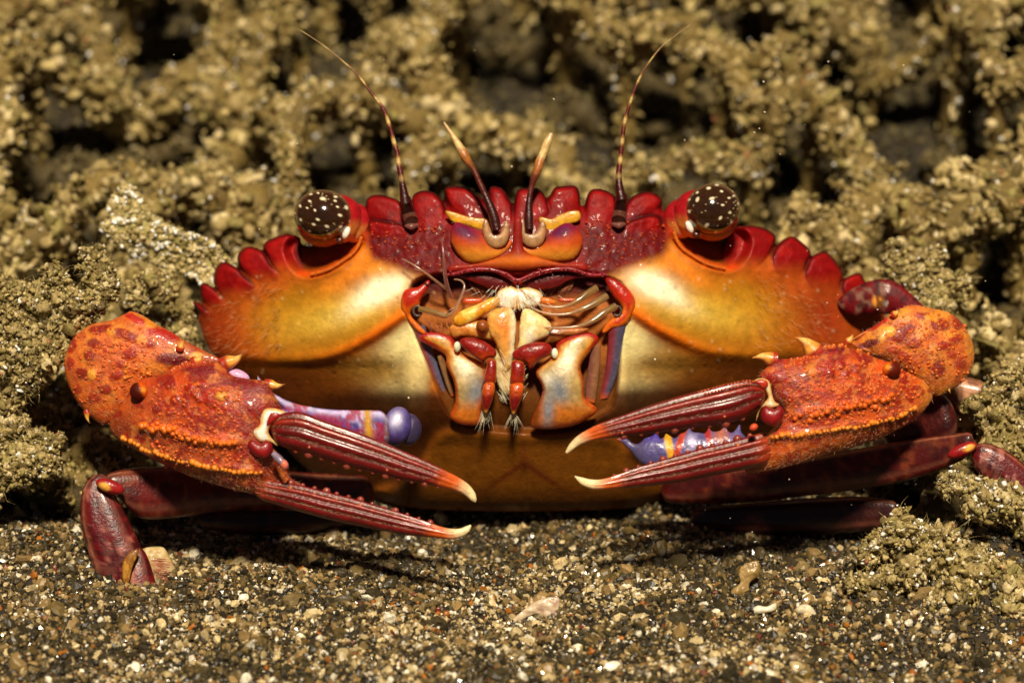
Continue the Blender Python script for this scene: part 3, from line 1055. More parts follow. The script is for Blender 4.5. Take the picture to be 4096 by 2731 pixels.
def body_paint(x, y, dist):
    lx, ly = foldxy(x, y)
    n1 = fbm(x, y, 120, 2)
    c = np.repeat(lin('#a9560f')[None], len(x), 0)
    # cheek: red rim, orange, ochre, cream toward the mouth
    c = mix(c, '#a8640f', sstep(90, 240, dist) * sstep(1700, 1400, ly))
    c = mix(c, '#b9841c', gauss(lx, ly, 1270, 1265, 310, 110, 8) * 0.9)
    c = mix(c, '#dcb442', gauss(lx, ly, 1360, 1262, 210, 62, -16))
    c = mix(c, '#ec9a10', gauss(lx, ly, 1590, 1090, 150, 80, 30))
    c = mix(c, '#f6eec8', np.clip(gauss(lx, ly, 1540, 1150, 100, 48, -20) * 1.25 + gauss(lx, ly, 1465, 1200, 110, 36, -32) * 0.7, 0, 1))
    c = mix(c, '#d9661a', gauss(lx, ly, 1060, 1130, 170, 60, -28) * 0.45)
    c = mix(c, '#e0811c', gauss(lx, ly, 1420, 1075, 150, 34, -36) * 0.8)
    # under the ridge
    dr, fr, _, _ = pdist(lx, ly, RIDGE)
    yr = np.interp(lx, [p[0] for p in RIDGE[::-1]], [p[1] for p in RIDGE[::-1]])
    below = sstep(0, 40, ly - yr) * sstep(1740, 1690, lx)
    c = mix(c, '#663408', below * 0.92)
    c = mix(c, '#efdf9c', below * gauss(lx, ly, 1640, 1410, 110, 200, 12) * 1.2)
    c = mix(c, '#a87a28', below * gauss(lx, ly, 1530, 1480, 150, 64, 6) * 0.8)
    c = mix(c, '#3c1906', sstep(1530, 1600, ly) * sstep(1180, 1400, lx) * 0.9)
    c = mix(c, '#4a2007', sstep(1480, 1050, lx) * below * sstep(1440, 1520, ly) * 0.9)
    c = mix(c, '#ec7310', np.exp(-(dr / 26) ** 2) * sstep(.85, .15, fr))
    # red margin by the teeth
    top = sstep(1500, 1250, ly)
    c = mix(c, '#9c1710', sstep(70, 10, dist + 40 * (n1 - 0.5)) * top * 0.85)
    c = mix(c, '#b8501a', sstep(190, 60, dist + 60 * (n1 - 0.5)) * top * sstep(1400, 1150, lx) * 0.7)
    c = mix(c, '#8b1d16', gauss(lx, ly, 830, 1320, 100, 140) * 0.9)
    c = mix(c, '#9a3c0e', sstep(1150, 860, lx) * sstep(1480, 1380, ly) * .6)
    # orbit interior and its toothed orange rim
    mo, so = soft_in(lx, ly, ORB_S, 12)
    c = mix(c, '#84400f', mo)
    do, fo, _, _ = pdist(lx, ly, ORBIT[:6])
    c = mix(c, '#d9500f', np.exp(-(do / 13) ** 2))
    c = mix(c, '#8e1611', gauss(lx, ly, 1500, 965, 60, 34, 20))
    # antennal region
    an = sstep(1455, 1500, lx) * sstep(1130, 1060, ly + 0.35 * (1640 - lx))
    c = mix(c, '#66090a', an)
    c = mix(c, '#860b0c', an * sstep(960, 880, ly))
    g1 = fbm(x, y, 15, 41, 2)
    c = mix(c, '#54080c', an * sstep(0.5, 0.7, fbm(x, y, 44, 47, 2)) * 0.7)
    c = mix(c, '#8b4b58', an * sstep(0.6, 0.8, fbm(x, y, 26, 17)) * 0.18)
    # front edge over the mouth
    fr_ = sstep(1790, 1830, lx) * sstep(1130, 1095, ly)
    c = mix(c, '#7a0a0a', fr_)
    c = mix(c, '#c2480f', gauss(lx, ly, 2071, 1050, 120, 32) * 0.9)
    mm, sm = soft_in(x, y, MOUTH_S, 8)
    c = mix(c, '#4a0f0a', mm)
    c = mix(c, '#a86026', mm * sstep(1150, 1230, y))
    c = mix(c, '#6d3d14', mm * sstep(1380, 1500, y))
    # sternum, with the dim shade of the belly painted in darker brown
    ms_, sd = soft_in(x, y, STERNUM, 22)
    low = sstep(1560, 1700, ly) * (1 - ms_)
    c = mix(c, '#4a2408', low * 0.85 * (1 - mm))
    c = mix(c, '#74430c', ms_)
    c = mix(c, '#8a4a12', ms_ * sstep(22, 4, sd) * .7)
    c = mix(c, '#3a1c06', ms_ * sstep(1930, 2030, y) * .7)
    dv = np.abs(ly - (1850 + 0.72 * np.abs(x - 2095)))
    c = mix(c, '#57220a', ms_ * np.exp(-(dv / 16) ** 2) * sstep(260, 60, np.abs(x - 2095)) * 0.85)
    c = mix(c, '#6b300c', ms_ * np.exp(-((x - 2095) / 14) ** 2) * sstep(1900, 1870, y) * sstep(1745, 1780, y) * 0.6)
    for ix, sd_, fr_, kd in lobe_fields(x, y):
        m_ = sstep(-4, 4, sd_)
        if not kd:
            m_ = m_ * sstep(1.0, 0.55, fr_ + .2 * (n1[ix] - .5))
        else:
            m_ = m_ * sstep(1.0, 0.5, fr_ + .3 * (n1[ix] - .5))
        cc_ = np.repeat(lin('#850a0c')[None], len(ix), 0)
        cc_ = mix(cc_, '#a8180f', sstep(.45, .75, fbm(x[ix], y[ix], 40, 19)) * .5)
        cc_ = mix(cc_, '#460508', sstep(15, 3, sd_) * sstep(.75, .4, fr_))
        c[ix] = c[ix] * (1 - m_[:, None]) + cc_ * m_[:, None]
        c[ix] = mix(c[ix], '#3a0606', np.exp(-((sd_ + 3) / 6) ** 2) * sstep(.72, .4, fr_) * .8)
    # freckles and grime
    for (sx, sy, sr, hh) in PITS:
        k = (np.abs(x - sx) < 16) & (np.abs(y - sy) < 16)
        if k.any():
            c[k] = mix(c[k], '#4a2208' if hh < -3 else ('#b8641a' if hh < 0 else '#e8d2a0'), .3 * np.exp(-((x[k] - sx) ** 2 + (y[k] - sy) ** 2) / (sr * .8) ** 2))
    c = c * (0.84 + 0.32 * fbm(x, y, 34, 8, 4))[:, None] * (0.93 + 0.14 * vnoise(x, y, 9, 18))[:, None]
    return c


PITS = [(rng.uniform(850, 3450), rng.uniform(1080, 1560), rng.uniform(4, 8), rng.choice([-3.2, -2.5, 2.5])) for _ in range(240)]
TM = [1.0]
shell = MB()
o_s = smooth(BODY, 5)
_tmp = o_s
TM[0] = 560.0
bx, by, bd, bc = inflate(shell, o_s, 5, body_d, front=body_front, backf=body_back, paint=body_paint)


def lobe(mbx, outline, d0, cin='#7c0808', crim='#3c0405', cbase=None, by_=None, h=5, flat=0.36, n=5, slope=None, hi='#9c1410'):
    out = smooth(outline, n)
    c0 = out.mean(0)
    out = c0 + (out - c0) * np.array([1.05, 1.03])
    base = (lambda x, y: d0 + slope[0] * (x - c0[0]) + slope[1] * (y - c0[1])) if slope else d0
    y0, y1 = out[:, 1].min(), out[:, 1].max()

    def paint(x, y, q):
        c = np.repeat(lin(cin)[None], len(x), 0)
        c = mix(c, hi, sstep(0.5, 0.75, fbm(x, y, 40, 19)) * 0.35)
        if cbase:
            c = mix(c, cbase, sstep(0.45, 0.95, (y - y0) / (y1 - y0)))
        c = mix(c, crim, sstep(15, 2, q) * sstep(0.85, 0.55, (y - y0) / (y1 - y0)))
        return c
    inflate(mbx, out, h, base, flat, flat, lambda x, y, q: 5 * (fbm(x, y, 30, 23) - 0.5) + 2.5 * (fbm(x, y, 9, 29) - 0.5), paint)


def bd0(x, y, k=0.0):
    return float(body_d(np.array([x * 1.0]), np.array([y * 1.0]))[0]) + k


# serrated rim of the orbits: small beads
for side in (0, 1):
    rim_ = resample(smooth(ORBIT[:5], 8, False), 44)
    pp = [(a, b) for a, b in rim_]
    if side:
        pp = mirror(pp)
    for a, b in pp:
        ball(shell, (a, b, bd0(a, b, 12)), rng.uniform(5, 8), '#d9641a', 6, 8)
# small bright granules over the red front
for side in (0, 1):
    for k in range(110):
        a, b = rng.uniform(1480, 1800), rng.uniform(890, 1090)
        if b > 1100 - 0.35 * (1640 - a) - 30 or rng.random() > .8:
            continue
        (a, b), = mirror([(a, b)]) if side else [(a, b)]
        ball(shell, (a, b, bd0(a, b, 1)), rng.uniform(3, 5.5), '#b8401a', 6, 8)
# fine setae fringing the cheeks
for side in (0, 1):
    n = 170
    hx, hy = rng.uniform(830, 1130, n), rng.uniform(1120, 1420, n)
    ok = (hy > 1180 + 0.45 * (950 - hx)) & (hx + 0.4 * (hy - 1150) > 860)
    hx, hy = hx[ok], hy[ok]
    p_ = np.stack([hx, hy], 1)
    if side:
        p_ = np.array(mirror([tuple(k) for k in p_]))
    d_ = body_d(p_[:, 0], p_[:, 1]) + 10
    sgn = -1 if not side else 1
    dirs = np.stack([sgn * rng.normal(0.8, 0.2, len(p_)), rng.normal(0.25, 0.25, len(p_)), rng.normal(0.5, 0.15, len(p_))], 1)
    hairs(shell, np.column_stack([p_, d_]), dirs, 44, 0.8, '#c98f56')
carapace = shell.build('carapace', M_SHELL, crab, origin=P(np.array([[2071, 1300, -300]]))[0])


def part(mbx, name, material, parent, at, label=None):
    o = mbx.build(name, material, parent, origin=P(np.array([at], float))[0])
    if label:
        o['label'] = label
    return o


# ---- eyes on their stalks
def eye(cx, cy, rx, ry, d, tilt, dots, stalk_in, sgn):
    m = MB()
    # stalk: red collar passing into a pale orange cup under the eye
    (ix, iy) = stalk_in

    def cupcol(w):
        c = np.repeat(lin('#a3141a')[None], len(w), 0)
        c = mix(c, '#e08a3c', sstep(-0.1, 0.55, w[:, 1]))
        c = mix(c, '#f0cfa0', sstep(0.5, 0.9, w[:, 1]) * 0.5)
        return c
    mx, my = (cx * 0.62 + ix * 0.38), (cy * 0.62 + iy * 0.38)
    ball(m, (mx, my, d - 45), 100, cupcol, 26, 34, (1.0, 0.98, 0.9))
    mx, my = (cx * 0.22 + ix * 0.78), (cy * 0.22 + iy * 0.78)
    ball(m, (mx, my, d - 75), 76, cupcol, 22, 30, (0.95, 1.05, 0.9))
    ball(m, (cx, cy + 34, d - 46), 98, '#b5702a', 24, 32, (1.05, 0.95, 0.85))
    ball(m, (cx + sgn * 93, cy + 70, d + 36), 20, '#f6ead8', 14, 18, (0.7, 1.3, 0.7), 25 * sgn)
    ball(m, (cx + sgn * 66, cy + 102, d + 20), 17, '#4a1a0a', 12, 16, (0.9, 0.9, 0.6))
    # collar ring seam
    st = part(m, 'eye_stalk', M_GLOSS, crab, (ix, iy, d - 60))
    e = MB()
    n_, m__ = 150, 220
    th = np.linspace(0, math.pi, n_)
    ph = np.linspace(0, 2 * math.pi, m__, endpoint=False)
    A, B = np.meshgrid(th, ph, indexing='ij')
    D = np.stack([np.sin(A) * np.cos(B), np.cos(A), np.sin(A) * np.sin(B)], -1).reshape(-1, 3)
    c = np.repeat(lin('#38200f')[None], len(D), 0)
    nn = vnoise(D[:, 0] * 200 + 500, D[:, 1] * 200 + 500, 6, 71)
    c = c * (0.7 + 0.6 * nn)[:, None]
    r = np.hypot(D[:, 0], D[:, 1])
    c = mix(c, '#8a6238', sstep(0.84, 1.0, r) * (D[:, 2] > -0.3) * 0.8)
    c = mix(c, '#1a0a05', gauss(D[:, 0], D[:, 1], -sgn * 0.05, -0.1, 0.4) * (D[:, 2] > 0) * 0.6)
    for k_ in range(26):
        a_, b_ = rng.uniform(0, 6.28), math.sqrt(rng.uniform(.02, .95))
        c = mix(c, '#c8b48a', spot(D[:, 0], D[:, 1], b_ * math.cos(a_), b_ * math.sin(a_), .026, .02, 0, .6) * (D[:, 2] > -.1) * .8)
    for (ax, ay, sz, rt) in dots:
        q = (D[:, 2] > -0.1)
        asp = 1.0
        k = spot(D[:, 0], D[:, 1], ax, ay, sz * .95, sz * 0.62, rt, 0.45)
        c = mix(c, '#efe2bd', k * q)
    v = D * np.array([rx, ry, 108])
    cr, sr = math.cos(math.radians(tilt)), math.sin(math.radians(tilt))
    v = np.stack([v[:, 0] * cr - v[:, 1] * sr, v[:, 0] * sr + v[:, 1] * cr, v[:, 2]], 1) + np.array([cx, cy, d])
    i, j = np.meshgrid(np.arange(n_ - 1), np.arange(m__), indexing='ij')
    i, j = i.ravel(), j.ravel()
    k = (j + 1) % m__
    e.add(v, np.stack([i * m__ + j, i * m__ + k, (i + 1) * m__ + k, (i + 1) * m__ + j], 1), c)
    part(e, 'eyeball', M_EYE, st, (cx, cy, d))


def dots_from(pts_, cx, cy, rx, ry):
    out = []
    for p in pts_:
        out.append(((p[0] - cx) / rx, (p[1] - cy) / ry, p[2] if len(p) > 2 else 0.062, p[3] if len(p) > 3 else 20))
    return out


LD = [(385, 460, .06, 80), (457, 415, .06), (460, 360, .06, -20), (515, 345, .05), (557, 385, .10, 0), (655, 392, .06), (655, 360, .07, 0), (678, 437, .055), (748, 435, .09, 60), (705, 500, .08, 20), (443, 470, .05), (505, 482, .055, 60), (535, 552, .07), (402, 568, .06, 60), (507, 593, .07, 20), (612, 598, .08), (720, 590, .07, -50), (785, 540, .06, 90), (480, 650, .05), (640, 658, .08, 0), (605, 700, .06, 0), (350, 520, .05, 90), (370, 400, .05, 90)]
RD = [(1583, 437, .07, 80), (1668, 362, .09, -60), (1605, 347, .06, -30), (1680, 308, .06, -20), (1775, 296, .08, 10), (1845, 285, .08, 15), (1867, 345, .06, 30), (1957, 365, .06, 60), (1912, 410, .055), (1953, 403, .05), (1850, 452, .06), (1780, 382, .09, 0), (1890, 525, .06), (1808, 547, .08, -40), (1690, 577, .10, -35), (1885, 600, .07, -50), (1748, 645, .07, 0), (1565, 520, .05, 90), (1600, 610, .05, 40), (1970, 470, .05, 90)]
eye(1292, 861, 117, 102, bd0(1292, 900, 70), 6, dots_from(LD, 572, 514, 229, 200), (1452, 900), 1)
eye(2851, 838, 112, 104, bd0(2851, 880, 70), -14, dots_from(RD, 1766, 467, 219, 205), (2690, 885), -1)


# ---- antennae: banded whips from dark base joints
def antenna(path, base):
    m = MB()
    n = 150
    p = np.array([(x, y, -40 - 60 * k / len(path)) for k, (x, y) in enumerate(path)])

    def col(s):
        c = np.repeat(lin('#8a5a22')[None], len(s), 0)
        b = 0.5 + 0.5 * np.sin(s ** 0.8 * 62)
        c = mix(c, '#5a1210', sstep(0.45, 0.7, b))
        c = mix(c, '#c8a866', sstep(0.3, 0.1, b))
        c = mix(c, '#3a0c0c', sstep(0.16, 0.08, s))
        c = mix(c, '#a98a52', sstep(0.55, 0.9, s) * 0.7)
        return c
    rad = [21, 13, 10.5, 9, 8, 6.5, 5, 4, 3, 2.2, 1.6]
    tube(m, p, rad, col, 8, n)
    for k in range(4, 60):
        pass
    # base joints
    (bx_, by_) = base
    d = bd0(bx_, by_, 20)
    tube(m, [(bx_ + (path[0][0] - bx_) * 0.0, by_, d + 20), (bx_ * 0.5 + path[0][0] * 0.5, by_ * 0.5 + path[0][1] * 0.5, d - 5), (path[0][0], path[0][1] - 18, -42)], [30, 27, 22], lambda s: mix(np.repeat(lin('#5b3428')[None], len(s), 0), '#2c0b0c', sstep(0.25, 0.5, s)), 14, 30)
    tube(m, [(bx_ - 26, by_ + 16, d + 4), (bx_, by_ + 22, d + 14), (bx_ + 26, by_ + 14, d + 4)], [6, 15, 6], '#7a4a40', 12, 20)
    part(m, 'antenna', M_GLOSS, crab, (bx_, by_, d))


antenna([(1622, 815), (1607, 720), (1596, 660), (1588, 610), (1576, 570), (1560, 510), (1532, 435), (1480, 366), (1430, 300), (1370, 245), (1290, 180), (1202, 122)], (1645, 885))
antenna([(2487, 800), (2477, 740), (2475, 697), (2481, 640), (2488, 575), (2495, 510), (2508, 453), (2543, 348), (2580, 275), (2640, 195), (2700, 145), (2760, 100)], (2475, 880))


def antennule(path, cup, rads):
    m = MB()
    d = bd0(cup[0], cup[1], 30)
    p = [(x, y, d + 30 - 40 * k / len(path)) for k, (x, y) in enumerate(path)]

    def col(s):
        c = np.repeat(lin('#3a0f0d')[None], len(s), 0)
        c = mix(c, '#5c2216', sstep(0.28, 0.40, s))
        c = mix(c, '#a8672c', sstep(0.5, 0.66, s))
        c = mix(c, '#dcb878', sstep(0.68, 0.78, s))
        c = mix(c, '#c8a070', sstep(0.85, 1.0, s))
        return c
    tube(m, p, rads, col, 14, 70)
    a = part(m, 'antennule', M_GLOSS, crab, (cup[0], cup[1], d))
    k = MB()
    n = 40
    out = smooth([(cup[0] - 56, cup[1] - 30), (cup[0] - 40, cup[1] - 62), (cup[0] - 14, cup[1] - 6), (cup[0] + 12, cup[1] - 6), (cup[0] + 38, cup[1] - 55), (cup[0] + 56, cup[1] - 20), (cup[0] + 40, cup[1] + 38), (cup[0], cup[1] + 56), (cup[0] - 40, cup[1] + 34)], 6)
    inflate(k, out, 4, d + 10, 0.5, 0.5, None, lambda x, y, q: mix(np.repeat(lin('#b58a5c')[None], len(x), 0), '#8a5230', sstep(20, 0, q) * 0.6))
    part(k, 'socket_cup', M_SOFT, a, (cup[0], cup[1], d))


antennule([(1987, 920), (1975, 865), (1950, 800), (1918, 730), (1893, 675), (1868, 640), (1846, 600), (1812, 545), (1775, 490)], (1985, 938), [19, 20, 17, 12, 11, 11, 20, 15, 9, 4])
antennule([(2117, 918), (2115, 860), (2118, 790), (2132, 725), (2152, 672), (2158, 650), (2172, 615), (2190, 570), (2206, 535)], (2131, 935), [18, 19, 15, 11, 11, 18, 19, 16, 17, 11])

# ---- brow over the mouth: antennular pits, orange bulges, the lip
for pl, cc_ in ((z1((1530, 480), (1600, 488), (1720, 525), (1862, 542), (1900, 600), (1850, 640), (1700, 592), (1590, 565)), '#d49a22'),
                (z2((400, 545), (425, 525), (500, 540), (570, 505), (650, 478), (720, 482), (722, 552), (620, 590), (490, 640), (430, 610)), '#d49a22')):
    m = MB()
    inflate(m, smooth(pl, 5), 4, bd0(np.mean([p[0] for p in pl]), np.mean([p[1] for p in pl]), 8), 0.32, 0.3, None, lambda x, y, q: mix(np.repeat(lin(cc_)[None], len(x), 0), '#8a4510', sstep(9, 0, q) * 0.6))
    part(m, 'brow_stripe', M_GLOSS, crab, (pl[0][0], pl[0][1], 0))
for pl, side in ((z1((1570, 690), (1585, 600), (1620, 565), (1700, 590), (1830, 660), (1900, 750), (1990, 745), (2045, 700), (2045, 760), (1960, 835), (1830, 885), (1720, 892), (1640, 835), (1590, 760)), 0),
                 (z2((250, 720), (250, 790), (340, 840), (500, 880), (600, 880), (690, 850), (740, 760), (745, 680), (710, 620), (620, 570), (500, 640), (440, 730), (350, 770), (290, 750)), 1)):
    def pt(x, y, q):
        c = np.repeat(lin('#c24a18')[None], len(x), 0)
        c = mix(c, '#d88a2a', sstep(960, 1030, y))
        c = mix(c, '#8e1220', sstep(965, 905, y))
        e = 1715 if not side else 0
        c = mix(c, '#5b1740', gauss(x, y, 1862 if not side else 2245, 930 if not side else 925, 60, 28, 22 if not side else -22) * 1.1)
        c = mix(c, '#b83520', sstep(16, 4, q) * sstep(960, 1010, y) * 0.4)
        return c
    m = MB()
    inflate(m, smooth(pl, 5), 4, bd0(1900 if not side else 2230, 980, 10), 0.85, 0.5, lambda x, y, q: 3 * (fbm(x, y, 20, 61) - .5), pt)
    part(m, 'brow_bulge', M_SHELL, crab, (pl[0][0], pl[0][1], 0))
m = MB()
pl = [(2056, 880), (2072, 870), (2088, 880), (2092, 960), (2110, 1010), (2240, 1052), (2330, 1050), (2340, 1085), (2210, 1068), (2071, 1088), (1920, 1070), (1800, 1090), (1805, 1060), (1900, 1056), (2030, 1015), (2050, 970)]
inflate(m, smooth(pl, 4), 4, bd0(2071, 1040, 6), 0.8, 0.5, None, lambda x, y, q: mix(np.repeat(lin('#8a1a12')[None], len(x), 0), '#cc6a1a', gauss(x, y, 2071, 1042, 150, 24)))
part(m, 'epistome', M_SHELL, crab, (2071, 1040, 0))
m = MB()
lip = [(a, b, bd0(a, b, 10)) for a, b in zm((430, 95), (520, 80), (680, 45), (850, 45), (1000, 90), (1105, 145), (1240, 92), (1420, 45), (1620, 42), (1780, 92), (1950, 95))]
tube(m, lip, [7, 10, 11, 10, 9, 9, 9, 10, 11, 10, 7], lambda s: np.repeat(lin('#7c0f1a')[None], len(s), 0) * (0.8 + 0.4 * vnoise(s * 900, s * 0, 20, 3))[:, None], 10, 120)
for k in range(70):
    t_ = rng.random()
    q_ = curve(lip, 200)[int(t_ * 199)]
    ball(m, (q_[0] + rng.normal(0, 4), q_[1] + rng.normal(0, 5), q_[2] + 13), rng.uniform(2.5, 4.5), '#a9333a', 5, 7)
for pl in (zm((500, 95), (680, 60), (860, 62), (1000, 110), (1100, 160), (1040, 215), (900, 240), (760, 190), (620, 135)), zm((1110, 160), (1250, 105), (1420, 60), (1620, 60), (1780, 105), (1600, 140), (1480, 205), (1330, 235), (1180, 215))):
    inflate(m, smooth(pl, 4), 4, bd0(2071, 1120, -30), 0.5, 0.3, None, lambda x, y, q: mix(np.repeat(lin('#5e0d0d')[None], len(x), 0), '#a81a12', sstep(30, 0, np.abs(x - 2068) - 0.0) * 0.8 + sstep(14, 2, q) * 0.3))
part(m, 'upper_lip', M_GLOSS, crab, (2071, 1110, 0))

# ---- mouth frame
for pl, sgn in ((zm((170, 205), (260, 140), (285, 170), (240, 260), (195, 330), (180, 385), (110, 420), (105, 480), (180, 560), (245, 640), (190, 640), (110, 560), (50, 470), (8, 380), (18, 285), (60, 225)), -1),
                (zm((1930, 130), (1985, 118), (2110, 185), (2195, 290), (2212, 380), (2150, 520), (2080, 580), (1990, 600), (1930, 640), (1900, 620), (1975, 510), (2060, 460), (2090, 400), (2010, 300), (1950, 200)), 1)):
    m = MB()
    cxm = np.mean([p[0] for p in pl])

    def pt(x, y, q):
        c = np.repeat(lin('#b8250f')[None], len(x), 0)
        c = mix(c, '#e06a14', sstep(1180, 1240, y) * sstep(26, 8, q))
        c = mix(c, '#8f0f0f', sstep(1170, 1110, y))
        return c
    inflate(m, smooth(pl, 4), 4, bd0(cxm, 1200, 8), 0.9, 0.6, lambda x, y, q: 3 * (fbm(x, y, 9, 67) - .5), pt)
    (ux, uy), = zm((165, 432)) if sgn < 0 else zm((2042, 432))
    ph = np.linspace(0, 2 * math.pi, 24)
    tube(m, [(ux + 17 * math.cos(a), uy + 19 * math.sin(a), bd0(ux, uy, 26)) for a in ph], 5, '#4a4038', 8, 60)
    part(m, 'mouth_rim', M_GLOSS, crab, (cxm, 1200, 0))

# ---- jaws and inner mouthparts
m = MB()


def jaw_paint(c1, c2, ang=0):
    return lambda x, y, q: mix(np.repeat(lin(c1)[None], len(x), 0), c2, sstep(0.4, 0.7, fbm(x, y, 46, 7 + ang)))


DM = 6
inflate(m, smooth(zm((900, 330), (930, 240), (1040, 200), (1110, 225), (1190, 210), (1320, 250), (1340, 340), (1250, 400), (1100, 420), (960, 410)), 4), 4, DM - 12, 0.6, 0.5, lambda x, y, q: 6 * (fbm(x, y, 18, 3) - .5), lambda x, y, q: mix(np.repeat(lin('#fbf4e0')[None], len(x), 0), '#e0a860', sstep(16, 2, q) + gauss(x, y, 2066, 1225, 16, 40)))
inflate(m, smooth(zm((820, 470), (900, 410), (1020, 400), (1070, 440), (1095, 560), (1080, 740), (1060, 900), (1000, 1000), (960, 900), (900, 740), (840, 640)), 4), 4, DM + 10, 0.8, 0.5, lambda x, y, q: 4 * (fbm(x, y, 18, 5) - .5), lambda x, y, q: mix(mix(np.repeat(lin('#eaa850')[None], len(x), 0), '#f5e6c0', sstep(0.0, 30, x - 2026)), '#e8842c', gauss(x, y, 2015, 1295, 26, 60) * 0.8))
inflate(m, smooth(zm((1125, 560), (1150, 430), (1210, 410), (1330, 470), (1420, 560), (1400, 660), (1250, 740), (1180, 900), (1090, 1020), (1040, 960), (1110, 760)), 4), 4, DM + 10, 0.8, 0.5, lambda x, y, q: 4 * (fbm(x, y, 18, 6) - .5), jaw_paint('#f2d292', '#f3e8c8'))
inflate(m, smooth(zm((900, 760), (1000, 740), (1100, 800), (1160, 760), (1200, 800), (1120, 1000), (1090, 1200), (960, 1200), (890, 1000)), 4), 4, DM - 20, 0.5, 0.4, None, jaw_paint('#e6c48c', '#d4a860'))
jaw = part(m, 'jaw', M_SOFT, crab, (2071, 1300, DM))
for pl, c1, c2, dz in ((zm((500, 520), (560, 440), (700, 380), (850, 310), (920, 298), (938, 330), (900, 400), (800, 460), (680, 530), (560, 580)), '#e39a1e', '#f4c85a', 20),
                       (zm((580, 345), (600, 312), (700, 305), (780, 318), (775, 350), (700, 372), (620, 372)), '#b4441a', '#c65a1a', 10),
                       (zm((1318, 330), (1330, 302), (1400, 308), (1470, 345), (1440, 372), (1360, 368)), '#d0661c', '#de7c22', 20),
                       (zm((1480, 335), (1520, 308), (1620, 310), (1680, 325), (1660, 345), (1540, 350)), '#a83a16', '#b4481a', 10),
                       (zm((470, 580), (600, 520), (700, 520), (830, 540), (860, 640), (880, 700), (760, 690), (600, 670), (500, 680)), '#cf7a2a', '#e0a050', 0),
                       (zm((1330, 590), (1450, 580), (1650, 590), (1780, 600), (1700, 650), (1560, 690), (1440, 740), (1330, 720)), '#a86222', '#7c4212', -20)):
    m = MB()
    inflate(m, smooth(pl, 4), 4, DM + dz, 0.85, 0.6, lambda x, y, q: 3 * (fbm(x, y, 7, 9) - .5), jaw_paint(c1, c2))
    part(m, 'palp', M_SOFT, jaw, (pl[0][0], pl[0][1], DM))
m = MB()
(ux, uy), = zm((775, 575))
ball(m, (ux, uy, DM + 40), 26, '#8a4416', 20, 24)
part(m, 'jaw_bead', M_GLOSS, jaw, (ux, uy, DM))
# setae along the palate and the jaws
m = MB()
hp, hd = [], []
for k in range(130):
    (a, b), = zm((rng.uniform(640, 950), rng.uniform(140, 190)))
    hp.append((a, b, -60)); hd.append((0.5 - 1.0 * (a - 1950) / 260, 1.0, 0.3))
for k in range(130):
    (a, b), = zm((rng.uniform(1250, 1640), rng.uniform(140, 190)))
    hp.append((a, b, -60)); hd.append((-0.7, 1.0, 0.3))
hairs(m, hp, hd, 48, 1.1, '#a5603c', 0.15)
hp, hd = [], []
for k in range(130):
    s_ = rng.choice([-1, 1])
    (a, b), = zm((1060 + s_ * rng.uniform(30, 150), rng.uniform(780, 1250)))
    hp.append((a, b, DM + 30)); hd.append((-s_ * 0.6, 0.9, 0.5))
hairs(m, hp, hd, 36, 0.8, '#fff0cc', 0.2)
hp, hd = [], []
for k in range(60):
    (a, b), = zm((rng.uniform(270, 500), rng.uniform(560, 640)))
    hp.append((a, b, -10)); hd.append((rng.normal(-.2, .3), -1, 0.4))
hairs(m, hp, hd, 28, 1.2, '#a55a48', 0.3)
hp, hd = [], []
for k in range(110):
    (a, b), = zm((1080 + rng.normal(0, 150), rng.uniform(190, 420)))
    hp.append((a, b, DM + 34)); hd.append(((a - 2060) / 90 + rng.normal(0, .3), 1.0, 0.35))
hairs(m, hp, hd, 44, 0.7, '#fff4dc', 0.25)
part(m, 'jaw_bristles', M_HAIR, crab, (2071, 1300, DM))['kind'] = 'stuff'


